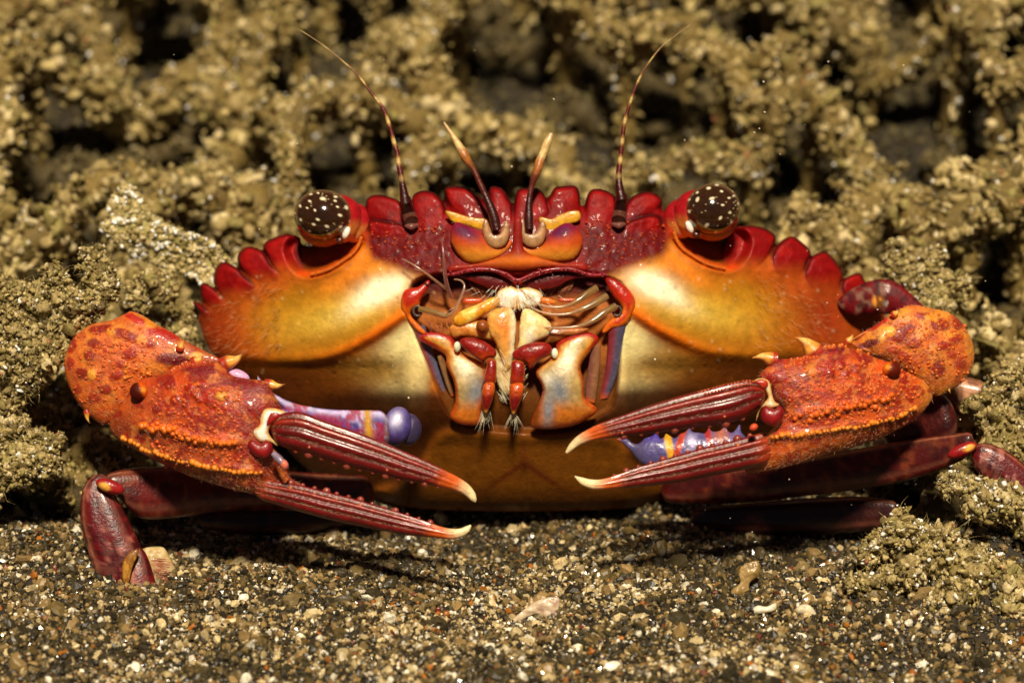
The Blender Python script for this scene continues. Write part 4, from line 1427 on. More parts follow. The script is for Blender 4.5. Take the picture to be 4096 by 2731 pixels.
# ---- outer mouthparts: plate, three jointed palp segments, side bars
def maxilliped(plate, segs, joint, bars, sgn, tips):
    m = MB()
    dpl = -28
    P_ = smooth(zm(*plate), 4)

    def pt(x, y, q):
        lx, ly = foldxy(x, y)
        c = np.repeat(lin('#bb9c58')[None], len(x), 0)
        cr_ = gauss(x, y, 1850, 1455, 48, 62, -25) if sgn < 0 else gauss(x, y, 2272, 1440, 44, 58, 20) + gauss(x, y, 2190, 1518, 40, 26, 25)
        c = mix(c, '#f6edcb', cr_ * 1.15)  # cream middle of the plate, with its highlight painted in
        c = mix(c, '#d48f24', sstep(46, 16, q) * sstep(1560, 1400, y))
        c = mix(c, '#a01e12', sstep(24, 12, q) * sstep(1460, 1370, y))
        c = mix(c, '#b8540f', sstep(18, 6, q) * sstep(1400, 1460, y))
        c = mix(c, '#8b8f96', gauss(lx, ly, 1905, 1570, 42, 70, 15) * 1.0)
        c = mix(c, '#d47a1e', sstep(1580, 1660, y))
        c = mix(c, '#b84a12', sstep(1570, 1640, y) * sstep(30, 6, q))
        if sgn > 0:
            c = mix(c, '#8f929c', gauss(x, y, 2193, 1640, 24, 80, 4))
            c = mix(c, '#7d3d0e', gauss(x, y, 2145, 1650, 18, 100, 6))
        return c
    inflate(m, P_, 4, lambda x, y: dpl + 26 + 0 * x - 0.25 * np.clip(y - 1550, 0, None), 0.62, 0.5, lambda x, y, q: 2 * (fbm(x, y, 30, 12) - .5), pt)
    (jx, jy), = zm(joint)
    ball(m, (jx, jy, 40), 17, '#f8ecc8', 14, 18, (0.8, 1.25, 0.8))
    mx = part(m, 'mouth_plate', M_SOFT, crab, (P_[:, 0].mean(), P_[:, 1].min(), dpl))
    for k, sg in enumerate(segs):
        m = MB()
        o_ = smooth(zm(*sg), 5)
        y0, y1 = o_[:, 1].min(), o_[:, 1].max()

        def ps(x, y, q):
            c = np.repeat(lin('#8c160e')[None], len(x), 0)
            t = (y - y0) / (y1 - y0)
            if k == 0:
                c = mix(c, '#b8400f', sstep(0.45, 0.85, t) * sstep(4, 16, q))
            elif k == 1:
                c = mix(c, '#9c2c0e', sstep(0.3, 0.9, t))
            else:
                c = mix(c, '#c4500f', sstep(0.6, 0.15, t))
                c = mix(c, '#6e0e0a', sstep(0.35, 0.65, t))
                c = mix(c, '#d99a3a', sstep(0.84, 0.97, t))
            c = mix(c, '#5a0c0a', sstep(0.55, 0.75, fbm(x, y, 12, 21 + k)) * 0.5)
            c = mix(c, '#d97a1e', sstep(6, 0, q) * 0.5 * (k > 0))
            return c
        inflate(m, o_, 3, 46 + 14 * k, 0.95, 0.7, lambda x, y, q: 2.5 * (fbm(x, y, 9, 33 + k) - .5), ps)
        part(m, 'palp_segment', M_GLOSS, mx, (o_[:, 0].mean(), y0, 30))
    for (tp, bt, dd, c1, c2, fl) in bars:
        m = MB()
        loft(m, zm(*tp), zm(*bt), dd, 60, 22, fl, None, lambda s, p, x, y: mix(mix(np.repeat(lin(c1)[None], len(s), 0), c2, sstep(0.35, 0.8, -np.cos(p) * sgn * -1 * 0.5 + 0.5)), '#c4541c', sstep(0.88, 1.0, s) * 0.8))
        part(m, 'side_bar', M_GLOSS, mx, zm(tp[0])[0] + (dd[0],))
    m = MB()
    hp, hd = [], []
    for (a0, a1, dr_, n_) in tips:
        for k in range(n_):
            t = rng.random()
            (a, b), = zm((a0[0] * (1 - t) + a1[0] * t + rng.normal(0, 14), a0[1] * (1 - t) + a1[1] * t + rng.normal(0, 14)))
            hp.append((a, b, 40)); hd.append((dr_[0] + rng.normal(0, .3), dr_[1] + rng.normal(0, .15), rng.normal(0.1, .2)))
    hairs(m, hp, hd, np.array([rng.uniform(44, 92) if h_[1] > .75 else rng.uniform(22, 48) for h_ in hd]), 0.7, '#fff0cc', 0.1)
    part(m, 'palp_bristles', M_HAIR, mx, hp[0])['kind'] = 'stuff'


maxilliped([(185, 680), (230, 640), (340, 632), (450, 660), (512, 705), (530, 765), (600, 830), (720, 890), (800, 935), (800, 1060), (770, 1200), (775, 1390), (740, 1500), (580, 1500), (470, 1430), (520, 1280), (505, 1100), (440, 950), (425, 850), (300, 770), (210, 720)],
           [[(560, 720), (590, 687), (680, 682), (800, 720), (890, 790), (908, 840), (880, 875), (830, 872), (775, 915), (700, 870), (600, 785)],
            [(822, 890), (870, 878), (906, 920), (906, 1050), (890, 1112), (800, 1108), (795, 1030), (812, 950)],
            [(800, 1108), (880, 1108), (890, 1180), (862, 1290), (822, 1382), (795, 1385), (768, 1290), (770, 1190)]],
           (538, 768), [([(230, 560), (310, 800), (390, 1030), (450, 1230)], [(120, 580), (205, 820), (300, 1060), (410, 1280)], (-30, -40, -60, -100), '#5f5a70', '#8a3c44', 0.7),
                        ([(400, 840), (450, 960), (500, 1110), (520, 1220)], [(350, 860), (390, 1000), (440, 1150), (480, 1240)], (-20, -30, -50, -80), '#8a5a34', '#a07a50', 0.8)], -1,
           [((810, 1380), (790, 1340), (0.05, 1.0), 26)])
maxilliped([(1465, 775), (1480, 730), (1560, 680), (1700, 632), (1800, 636), (1872, 690), (1835, 760), (1740, 880), (1700, 970), (1730, 1100), (1740, 1250), (1840, 1330), (1830, 1400), (1600, 1520), (1260, 1535), (1245, 1420), (1340, 1180), (1275, 1020), (1330, 930), (1420, 860), (1455, 820)],
           [[(1055, 840), (1090, 790), (1200, 735), (1320, 722), (1400, 740), (1432, 790), (1400, 850), (1305, 900), (1255, 960), (1215, 975), (1170, 910), (1075, 885)],
            [(1052, 905), (1110, 895), (1168, 930), (1172, 1050), (1160, 1110), (1040, 1120), (1042, 1000)],
            [(1040, 1122), (1152, 1112), (1156, 1210), (1122, 1310), (1080, 1397), (1052, 1392), (1030, 1290), (1028, 1180)]],
           (1455, 830), [([(1960, 600), (1950, 800), (1920, 1040), (1870, 1260)], [(2130, 560), (2090, 800), (2040, 1040), (1960, 1250)], (-30, -40, -60, -100), '#57526c', '#8a3038', 0.6),
                         ([(1800, 770), (1770, 950), (1745, 1130), (1740, 1270)], [(1890, 740), (1880, 950), (1860, 1130), (1835, 1300)], (-10, -25, -50, -80), '#9a6a48', '#8a5448', 0.7)], 1,
           [((1065, 1390), (1090, 1340), (-0.15, 1.0), 26)])

# ---- clear jointed feelers waving in the mouth
def feeler(path, rads, c1, c2):
    m = MB()
    p = [(a, b, 10 + 40 * math.sin(k / max(1, len(path) - 1) * 3.0)) for k, (a, b) in enumerate(zm(*path))]
    tube(m, p, rads, lambda s: mix(np.repeat(lin(c1)[None], len(s), 0), c2, sstep(0.25, 0.6, s)), 12, 80)
    part(m, 'feeler', M_CLEAR, crab, p[0])


feeler([(180, 412), (260, 430), (350, 455), (430, 478), (500, 440), (550, 350), (590, 260), (605, 190), (570, 145), (510, 135)], [12, 13, 13, 11, 7, 6, 5, 5, 4, 3], '#b08c4c', '#d0a488')
feeler([(1850, 215), (1760, 270), (1680, 330), (1560, 385), (1420, 395), (1300, 365), (1200, 290), (1130, 220)], [15, 14, 11, 6, 5, 4, 3, 2], '#b08c4c', '#dcb088')
feeler([(1945, 290), (1850, 350), (1740, 405), (1600, 455), (1450, 465), (1320, 435), (1220, 390), (1140, 330)], [16, 15, 12, 6, 5, 4, 3, 2], '#b89456', '#dcb088')
feeler([(2030, 385), (1920, 450), (1810, 525), (1680, 575), (1500, 590), (1350, 585), (1240, 570), (1150, 530)], [15, 15, 12, 6, 5, 4, 3, 2], '#b08c50', '#dcb088')
feeler([(480, 300), (440, 180), (420, 60), (410, -60), (400, -180), (390, -260)], [8, 9, 8, 6, 4, 2], '#a5645a', '#b06a60')
feeler([(470, 250), (350, 160), (220, 60), (100, -20), (20, -60)], [6, 6, 5, 3, 2], '#b08468', '#c39a70')
# ------------------------------------------------------------------ claws
def row(pts_, n, jitter=3.0, r=(6, 11)):
    p = resample(smooth(pts_, 6, False), n)
    return [(a + rng.normal(0, jitter), b + rng.normal(0, jitter), rng.uniform(*r)) for a, b in p]


def grained(mbx, outline, base, flat, spots, rowsets, paintbase, h=5, fuzz=0, fuzzcol='#c58a66', fdir=(1, 0.4), extra=None, nodes=(), blot=.75):
    """a swollen claw segment: granules raised on it (each brings its own colour), felt of short setae between"""
    G = [g for rs in rowsets for g in rs[0]]
    C = [rs[1] for rs in rowsets for g in rs[0]]

    def relief(x, y, q):
        r = 4 * (fbm(x, y, 26, 3) - .5) + 7 * (fbm(x, y, 70, 5) - .5)
        for (sx, sy, rx, ry, ro, cc, hh) in spots:
            if hh:
                r = r + hh * gauss(x, y, sx, sy, rx, ry, ro)
        if extra:
            r = r + extra(x, y)
        return r

    def paint(x, y, q):
        c = paintbase(x, y, q)
        c = mix(c, '#8a0c0a', sstep(.50, .58, fbm(x, y, 46, 131, 3)) * blot)
        c = mix(c, '#e88a3a', sstep(.56, .70, fbm(x, y, 28, 141, 3)) * .45)
        nn = 0.25 * (fbm(x, y, 22, 91) - 0.5)
        for (sx, sy, rx, ry, ro, cc, hh) in spots:
            c = mix(c, cc, spot(x + 60 * nn, y - 60 * nn, sx, sy, rx, ry, ro, 0.25) * 0.95)
        for (gx_, gy_, gr), cc in zip(G, C):
            k = (np.abs(x - gx_) < gr * 2.2) & (np.abs(y - gy_) < gr * 2.2)
            if k.any():
                rr = np.hypot(x[k] - gx_, y[k] - gy_) / gr
                c[k] = mix(c[k], cc, sstep(1.5, 0.7, rr))
        return c
    x, y, d, c = inflate(mbx, outline, h, base, flat, flat * 0.9, relief, paint)
    for (gx_, gy_, gr), cc in zip(G, C):
        i_ = int(np.argmin((x - gx_) ** 2 + (y - gy_) ** 2))
        if (x[i_] - gx_) ** 2 + (y[i_] - gy_) ** 2 < 24:
            ball(mbx, (gx_, gy_, d[i_] + gr * .15), gr, lin(cc) * rng.uniform(.8, 1.15) if False else cc, 8, 10, (1.05, 1, .9))
    if fuzz:
        k = rng.choice(len(x), fuzz)
        keep = np.ones(len(k), bool)
        p = np.stack([x[k], y[k], d[k]], 1)
        dirs = np.stack([fdir[0] + rng.normal(0, .5, len(k)), fdir[1] + rng.normal(0, .5, len(k)), rng.uniform(0.5, 1.2, len(k))], 1)
        col = mix(c[k], fuzzcol, np.full(len(k), 0.75))
        hairs(mbx, p, dirs, 15, 0.7, col, 0.4)
    return x, y, d


def spine(parent, base, tip, r, d, dt=20, tipc='#7c2410'):
    m = MB()
    b, t = np.array(base, float), np.array(tip, float)
    v = t - b
    nrm = np.array([-v[1], v[0]]) * 0.10
    pth = [(b[0] - v[0] * .25, b[1] - v[1] * .25, d), (b[0], b[1], d + 3), (b[0] + v[0] * .45 + nrm[0], b[1] + v[1] * .45 + nrm[1], d + dt * .4), (b[0] + v[0] * .8 + nrm[0] * .6, b[1] + v[1] * .8 + nrm[1] * .6, d + dt * .8), (t[0], t[1], d + dt)]
    tube(m, pth, [r * 1.1, r, r * .62, r * .28, 1.0], lambda s: mix(mix(mix(np.repeat(lin('#a8301a')[None], len(s), 0), '#e8a040', sstep(.15, .4, s)), '#f0c070', sstep(.5, .62, s) * .6), tipc, sstep(.72, .95, s) * .8), 14, 36)
    part(m, 'spine', M_GLOSS, parent, (b[0], b[1], d))


def finger(name, parent, top, bot, dep, tipfrac, teeth=None, tside=1, hook=None, furr=True, flat=0.7, beads=None, root=None):
    """claw finger with lengthwise ribs and furred grooves, pale tip"""
    m = MB()

    def radial(s, p):
        r = np.ones(s.shape)
        f = sstep(1.0, 0.75, s)
        for p0 in (0.75, 1.35, 1.95):
            r = r - 0.13 * f * np.exp(-((p - p0) / 0.13) ** 2)
        for p0 in (0.45, 1.05, 1.65, 2.3):
            r = r + 0.05 * f * np.exp(-((p - p0) / 0.2) ** 2)
        return r

    def paint(s, p, x, y):
        c = np.repeat(lin('#700d0c')[None], len(s), 0)
        c = mix(c, '#5c0b0e', sstep(.45, .75, fbm(x, y, 40, 3)) * .6)
        for p0 in (0.75, 1.35, 1.95):
            c = mix(c, '#46190f', np.exp(-((p - p0) / 0.10) ** 2) * sstep(0.85, 0.5, s) * (0.5 + 0.4 * vnoise(x, y, 9, 4)))
        c = mix(c, '#b5401f', np.exp(-((p - 1.05) / .12) ** 2) * .45)  # thin highlight painted along one rib
        if root:
            c = mix(c, root, sstep(.14, .02, s) * .9)
        c = mix(c, '#d9601a', sstep(tipfrac - .16, tipfrac - .03, s))
        c = mix(c, '#f4d8a4', sstep(tipfrac - .05, tipfrac + .05, s))
        return c
    v, col = loft(m, top, bot, dep, 130, 64, flat, radial, paint, ends=((1.0 if root else .5), 0))
    T, B = curve(top, 130), curve(bot, 130)
    D = curve(np.stack([np.arange(len(dep)), dep], 1), 130)[:, 1]
    if furr:
        hp, hd = [], []
        for k in range(420):
            i = int(rng.uniform(2, 100))
            p0 = rng.choice([0.75, 1.35, 1.95]) + rng.normal(0, .05)
            ce, h_ = (T[i] + B[i]) / 2, (T[i] - B[i]) / 2
            w = np.hypot(*h_)
            hp.append((ce[0] + h_[0] * math.cos(p0), ce[1] + h_[1] * math.cos(p0), D[i] + w * flat * math.sin(p0) * 0.9))
            t_ = T[min(i + 3, 129)] - T[i]
            hd.append((t_[0], t_[1] + rng.normal(0, 6), rng.uniform(2, 10)))
        hairs(m, hp, hd, 13, 0.7, '#c09468', 0.3)
    if teeth:
        L = B if tside > 0 else T
        for k in range(teeth):
            i = int(12 + 104 * (k + .5) / teeth * 0.93)
            ce, h_ = (T[i] + B[i]) / 2, (T[i] - B[i]) / 2
            w = np.hypot(*h_)
            r = (10 + 7 * (k % 3 == 1)) * (1 - .3 * k / teeth)
            ball(m, (L[i][0], L[i][1], D[i] + w * .05), r, '#8a3a2c', 10, 12, (1.1, 1.1, .9))
            if k % 2:
                q = ce - tside * h_ * 0.62
                ball(m, (q[0], q[1], D[i] + w * flat * .72), r * .5, '#c9643a', 8, 10)
    if beads:
        for (i0, i1, n, ph) in beads:
            for k in range(n):
                i = int(i0 + (i1 - i0) * k / n)
                ce, h_ = (T[i] + B[i]) / 2, (T[i] - B[i]) / 2
                w = np.hypot(*h_)
                ball(m, (ce[0] + h_[0] * math.cos(ph), ce[1] + h_[1] * math.cos(ph), D[i] + w * flat * math.sin(ph)), 5.5, '#c9562a', 8, 10)
    return part(m, name, M_GLOSS, parent, (T[0][0], T[0][1], D[0]))


def knob(parent, pl, d, c1='#7a1014', hi='#b02020', name='hinge_knob', flat=0.9):
    m = MB()
    inflate(m, smooth(pl, 5), 4, d, flat, flat, None, lambda x, y, q: mix(np.repeat(lin(c1)[None], len(x), 0), hi, sstep(10, 28, q) * .5))
    return part(m, name, M_GLOSS, parent, (pl[0][0], pl[0][1], d))


def joint_skin(parent, pl, d):
    m = MB()

    def pt(x, y, q):
        c = np.repeat(lin('#eeb676')[None], len(x), 0)
        c = mix(c, '#fffaea', sstep(6, 20, q))
        return mix(c, '#b85a24', sstep(6, 0, q) * .6)
    inflate(m, smooth(pl, 4), 4, d, 0.8, 0.8, lambda x, y, q: 4 * (fbm(x, y, 10, 3) - .5), pt)
    part(m, 'joint_skin', M_SOFT, parent, (pl[0][0], pl[0][1], d))


# ================= left claw
dL = lambda x, y: 170 + 0.33 * (x - 350) - 95 * sstep(960, 1180, x) * sstep(1780, 1900, y)
PALM_L = smooth(z3((640, 790), (720, 720), (850, 690), (930, 650), (990, 610), (1150, 590), (1300, 580), (1380, 640), (1440, 690), (1550, 715), (1690, 735), (1735, 800), (1790, 900), (1820, 965), (1760, 1010), (1690, 1100), (1740, 1240), (1830, 1330), (1860, 1420),
                   (1900, 1500), (2000, 1560), (1900, 1640), (1760, 1640), (1500, 1600), (1320, 1550), (1150, 1500), (960, 1420), (760, 1320), (560, 1210), (480, 1130), (470, 1040), (540, 950)), 4)
spL = []
for (a, b, rx, ry, ro, cc, hh) in (
        (1340, 850, 48, 40, 0, '#eaa23c', 16), (1200, 800, 110, 60, 15, '#8e1712', 8), (1330, 920, 150, 40, 20, '#a02218', 6), (1600, 930, 150, 70, 25, '#96160f', 8), (1540, 770, 220, 45, 14, '#7e1418', 0),
        (1190, 640, 150, 36, 0, '#7a141a', 0), (1350, 600, 60, 60, 0, '#c96a2a', 0), (940, 740, 40, 60, 0, '#8a1812', 8), (1090, 780, 36, 36, 0, '#a01a10', 14), (1130, 835, 34, 34, 0, '#a8200f', 14), (1195, 745, 34, 24, 0, '#a01a10', 12),
        (1065, 880, 28, 60, 5, '#8a1410', 6), (990, 870, 26, 30, 0, '#9a1c10', 8), (1170, 880, 30, 30, 0, '#a02010', 10), (930, 980, 34, 40, 0, '#98200f', 8), (840, 950, 40, 40, 0, '#8c1a12', 6),
        (1150, 760, 30, 20, 0, '#d8601a', 8), (1240, 860, 40, 50, 0, '#b02a12', 8), (780, 840, 60, 60, 0, '#b04a1a', 0)):
    (u, w), = z3((a, b))
    spL.append((u, w, rx / 1.96, ry / 1.96, ro, cc, hh))
rowsL = [(row(z3((720, 1090), (850, 1110), (950, 1125), (1040, 1170), (1130, 1190), (1210, 1210), (1330, 1220), (1460, 1215)), 26, 4, (8, 15)), '#e8700f'),
         (row(z3((760, 1070), (900, 1090), (1000, 1150), (1100, 1160), (1200, 1190), (1300, 1200)), 14, 6, (7, 13)), '#e6640f'),
         (row(z3((570, 1180), (650, 1215), (740, 1270), (830, 1290), (930, 1330), (1030, 1360), (1130, 1375), (1240, 1405), (1330, 1425), (1410, 1440), (1500, 1448), (1580, 1440), (1650, 1450)), 34, 2.5, (6, 13)), '#ee8a22'),
         (row(z3((1010, 620), (1150, 600), (1250, 590)), 8, 2, (6, 9)), '#b0401a'),
         (row(z3((960, 660), (1050, 600), (1200, 590)), 12, 3, (6, 10)), '#c8501a'),
         ([(a, b, r) for a, b, r in [(q[0], q[1], rng.uniform(4, 7)) for q in z3(*[(rng.uniform(780, 1500), rng.uniform(760, 1430)) for _ in range(240)])]], '#d05a20')]


def pbL(x, y, q):
    s = ((x - 620) * 0.86 + (y - 1560) * 0.5)
    t = (-(x - 800) * 0.5 + (y - 1650) * 0.86)
    c = np.repeat(lin('#c8480f')[None], len(x), 0)
    c = mix(c, '#8f2a1c', sstep(0.4, 0.7, fbm(x, y, 90, 7)) * .7)
    c = mix(c, '#7c1a18', sstep(-60, -150, t) * .7)
    c = mix(c, '#c05a1e', sstep(40, 120, t) * .6)
    c = mix(c, '#7a2a14', sstep(140, 200, t) * .8)
    c = mix(c, '#c96a26', sstep(480, 380, x) * .8)
    c = mix(c, '#7d2418', sstep(900, 1050, x) * .6)
    c = mix(c, '#5a1210', sstep(40, 10, q) * sstep(1850, 1950, y) * .6)
    return c


def ridgesL(x, y):
    r = 0
    for pl, h_ in (((570, 1180), (740, 1265), (930, 1325), (1240, 1400), (1650, 1447)), 14), (((720, 1090), (950, 1125), (1210, 1205), (1460, 1215)), 16):
        d_, f_, _, _ = pdist(x, y, z3(*pl))
        r = r + h_ * np.exp(-(d_ / 20) ** 2)
    return r


m = MB()
grained(m, PALM_L, dL, 0.72, spL, rowsL, pbL, 4, 3000, '#d09a76', (0.9, 0.45), ridgesL)
clawL = part(m, 'claw', M_FUZZ, crab, (480, 1720, 180))
# wrist
WR_L = smooth(z3((590, 205), (640, 185), (740, 225), (830, 285), (960, 350), (1050, 410), (1240, 510), (1330, 560), (1300, 620), (1180, 640), (1020, 640), (960, 680), (850, 740), (720, 800), (640, 900), (560, 1010), (430, 1075), (330, 1020), (260, 955), (190, 860), (130, 720), (112, 570), (170, 410), (240, 340), (340, 285), (480, 255)), 4)
spW = []
for (a, b, rx, ry, ro, cc, hh) in ((395, 325, 95, 34, -5, '#8a1612', 6), (590, 368, 105, 44, 20, '#8e1612', 8), (880, 365, 130, 45, 18, '#b01612', 8), (630, 518, 62, 44, -10, '#9a1a10', 8), (300, 535, 42, 42, 0, '#8e1a12', 6), (555, 603, 44, 30, 0, '#a02412', 6), (432, 493, 22, 24, 0, '#b02c12', 3),
                                    (785, 440, 45, 32, 20, '#9c1e14', 6), (172, 455, 34, 60, 15, '#9a2012', 5), (250, 672, 62, 42, 10, '#8e1c12', 6), (325, 682, 36, 40, 0, '#eda030', 10), (520, 690, 62, 34, -20, '#a02612', 6), (670, 243, 95, 30, 22, '#b81a14', 6), (350, 440, 60, 40, 10, '#8a2016', 4), (160, 590, 30, 50, 0, '#a82a12', 4),
                                    (960, 560, 130, 50, 5, '#6e1420', 4), (480, 345, 40, 30, 0, '#e8932e', 6), (720, 410, 40, 40, 0, '#ea8a22', 4), (790, 280, 50, 35, 30, '#e88a20', 6), (1150, 545, 50, 40, 0, '#e8a23a', 6), (440, 800, 50, 40, 0, '#9a2a18', 4), (350, 860, 50, 44, 0, '#a03418', 4), (215, 800, 34, 40, 0, '#a83014', 3), (1150, 430, 110, 26, 30, '#a83018', 4), (660, 640, 60, 36, -10, '#c8561c', 4)):
    (u, w), = z3((a, b))
    spW.append((u, w, rx / 1.96, ry / 1.96, ro, cc, hh))
rowsW = [([(q[0], q[1], rng.uniform(3.5, 6.5)) for q in z3(*[(rng.uniform(150, 750), rng.uniform(320, 900)) for _ in range(120)])], '#c8561c'),
         ([(q[0], q[1], rng.uniform(4, 8)) for q in z3(*[(rng.uniform(560, 800), rng.uniform(600, 720)) for _ in range(18)])], '#e07a1e')]


def pbW(x, y, q):
    c = np.repeat(lin('#da6a26')[None], len(x), 0)
    c = mix(c, '#e0902e', sstep(.45, .7, fbm(x, y, 70, 15)) * .7)
    c = mix(c, '#b8502a', sstep(.5, .75, fbm(x, y, 55, 25)) * .7)
    c = mix(c, '#c8541a', sstep(1560, 1640, y) * .8)
    c = mix(c, '#8a2018', sstep(640, 780, x) * .6)
    return c


m = MB()
grained(m, WR_L, lambda x, y: 60 + 0.26 * (x - 300) + 0.05 * (y - 1300), 0.72, spW, rowsW, pbW, 4, 1500, '#dcb090', (0.5, -0.4), lambda x, y: -40 * sstep(900, 1100, x + 0 * y), blot=.12)
wl = part(m, 'wrist', M_FUZZ, clawL, (300, 1500, 100))
spine(wl, *z3((290, 985), (312, 1062)), 13, 110, 10)
spine(wl, *z3((1020, 470), (1035, 400)), 16, 230, 20, '#5a5a20')
# round condyle between wrist and palm
m = MB()
(u, w), = z3((695, 815))
ball(m, (u, w, dL(u, w) + 84), 36, lambda dd: mix(mix(np.repeat(lin('#4a1008')[None], len(dd), 0), '#c8500f', sstep(.0, .5, dd[:, 0] - .4 * dd[:, 1] - .1)), '#e89a30', gauss(dd[:, 0], dd[:, 1], .55, -.2, .28)), 24, 30, (1, 1.05, .9))
part(m, 'condyle', M_SHELL, clawL, (u, w, 250))
spine(clawL, *z3((1390, 590), (1520, 508)), 30, 340, 40)
spine(clawL, *z3((1720, 760), (1842, 756)), 22, 400, 40)
spine(clawL, *z3((1140, 575), (1200, 535)), 20, 300, 20)
(hx, hy), = z3((1650, 1180))
joint_skin(clawL, z3((1620, 1190), (1570, 1120), (1640, 1080), (1650, 1000), (1690, 945), (1790, 950), (1850, 985), (1790, 1040), (1730, 1090), (1720, 1150), (1790, 1240), (1720, 1210), (1660, 1215)), 470)
knob(clawL, z3((1548, 1225), (1580, 1188), (1620, 1210), (1655, 1222), (1690, 1192), (1740, 1225), (1745, 1290), (1690, 1340), (1610, 1320), (1560, 1275)), 488)
m = MB()
ball(m, (*z3((1835, 1385))[0], 520), 17, '#d8705a', 14, 18, (1, 1.3, 1), -30)
tube(m, [(*z3((1750, 1300))[0], 500), (*z3((1800, 1350))[0], 515), (*z3((1830, 1380))[0], 520)], [12, 16, 14], '#8a7a90', 10, 20)
part(m, 'hinge_knob', M_GLOSS, clawL, (*z3((1835, 1385))[0], 520))
knob(clawL, z3((1700, 1050), (1730, 985), (1790, 985), (1800, 1010), (1740, 1060), (1700, 1085)), 492, '#96160f', '#c02818', 'hinge_plate', 0.5)
finger('upper_finger', clawL, z5((150, 440), (260, 395), (400, 388), (600, 460), (800, 528), (1000, 605), (1200, 690), (1350, 755), (1500, 828), (1620, 890), (1710, 950), (1765, 1020), (1777, 1075)),
       z5((170, 610), (260, 660), (500, 730), (800, 820), (1000, 868), (1200, 920), (1400, 955), (1520, 985), (1600, 1000), (1660, 1025), (1700, 1050), (1740, 1085), (1768, 1095)), (470, 490, 510, 520, 525, 520, 510), 0.905, 12, 1)
finger('lower_finger', clawL, z5((20, 900), (200, 930), (400, 960), (600, 1010), (800, 1060), (1000, 1120), (1200, 1180), (1400, 1250), (1500, 1285), (1570, 1300), (1640, 1300), (1700, 1280), (1730, 1268)),
       z5((20, 1060), (200, 1110), (400, 1170), (600, 1225), (800, 1268), (1000, 1310), (1200, 1345), (1400, 1368), (1500, 1378), (1590, 1383), (1670, 1360), (1720, 1320), (1735, 1280)), (400, 470, 495, 505, 510, 510, 505), 0.90, 14, -1, root='#8a3018')

# purple arm joints of the left claw, lying across the belly
m = MB()


def armcol(seed):
    def f(s):
        c = np.repeat(lin('#b9a6e0')[None], len(s), 0)
        k = vnoise(s * 900, s * 0 + seed, 70, seed)
        c = mix(c, '#8a1f5a', sstep(.45, .7, k))
        c = mix(c, '#d8d2ee', sstep(.35, .15, k))
        return mix(c, '#c9a02a', np.exp(-((s - .86) / .03) ** 2))
    return f


def armpaint(s, p, x, y):
    c = np.repeat(lin('#54468c')[None], len(s), 0)
    c = mix(c, '#b9aee2', sstep(.5, .7, fbm(x, y, 30, 83)))
    k = fbm(x, y, 34, 81)
    c = mix(c, '#8c2050', sstep(.46, .62, k) * sstep(-.9, .5, np.sin(p)))
    c = mix(c, '#cfc6f0', np.exp(-((p - .6) / .3) ** 2) * .9)  # top-lit lavender highlight painted along the upper strip
    c = mix(c, '#a02038', sstep(.56, .66, fbm(x, y, 34, 82)) * .8)
    c = mix(c, '#c9952a', np.exp(-((s - .84) / .03) ** 2))
    return mix(c, '#8f8038', sstep(.93, 1, s) * .6)


loft(m, [(1030, 1500), (1090, 1568), (1180, 1612), (1300, 1634), (1420, 1640), (1500, 1640), (1560, 1640)], [(1030, 1640), (1080, 1690), (1170, 1730), (1290, 1750), (1400, 1770), (1500, 1790), (1570, 1800)], (330, 300, 240, 190, 150, 120, 100), 90, 40, 0.7, None, armpaint, ends=(0, .6))
armL = part(m, 'arm', M_GLOSS, clawL, (1560, 1720, 100))
m = MB()
ball(m, (1588, 1704, 92), 72, lambda dd: mix(mix(np.repeat(lin('#4e4088')[None], len(dd), 0), '#e4e0fc', gauss(dd[:, 0], dd[:, 1], -.15, -.3, .4)), '#3a1c4a', sstep(.35, .7, dd[:, 1]) * .8), 26, 34, (.8, 1.1, .7), 12)  # highlight and dark underside painted into the knob
ball(m, (1636, 1716, 62), 58, '#3a3050', 20, 26, (.9, 1.1, .7))
part(m, 'shoulder_knob', M_GLOSS, armL, (1604, 1702, 90))
m = MB()
ball(m, (*z3((1470, 695))[0], 330), 40, '#cfa0c8', 16, 20, (1.3, .7, .6), 20)
part(m, 'arm_knob', M_GLOSS, armL, (950, 1505, 330))

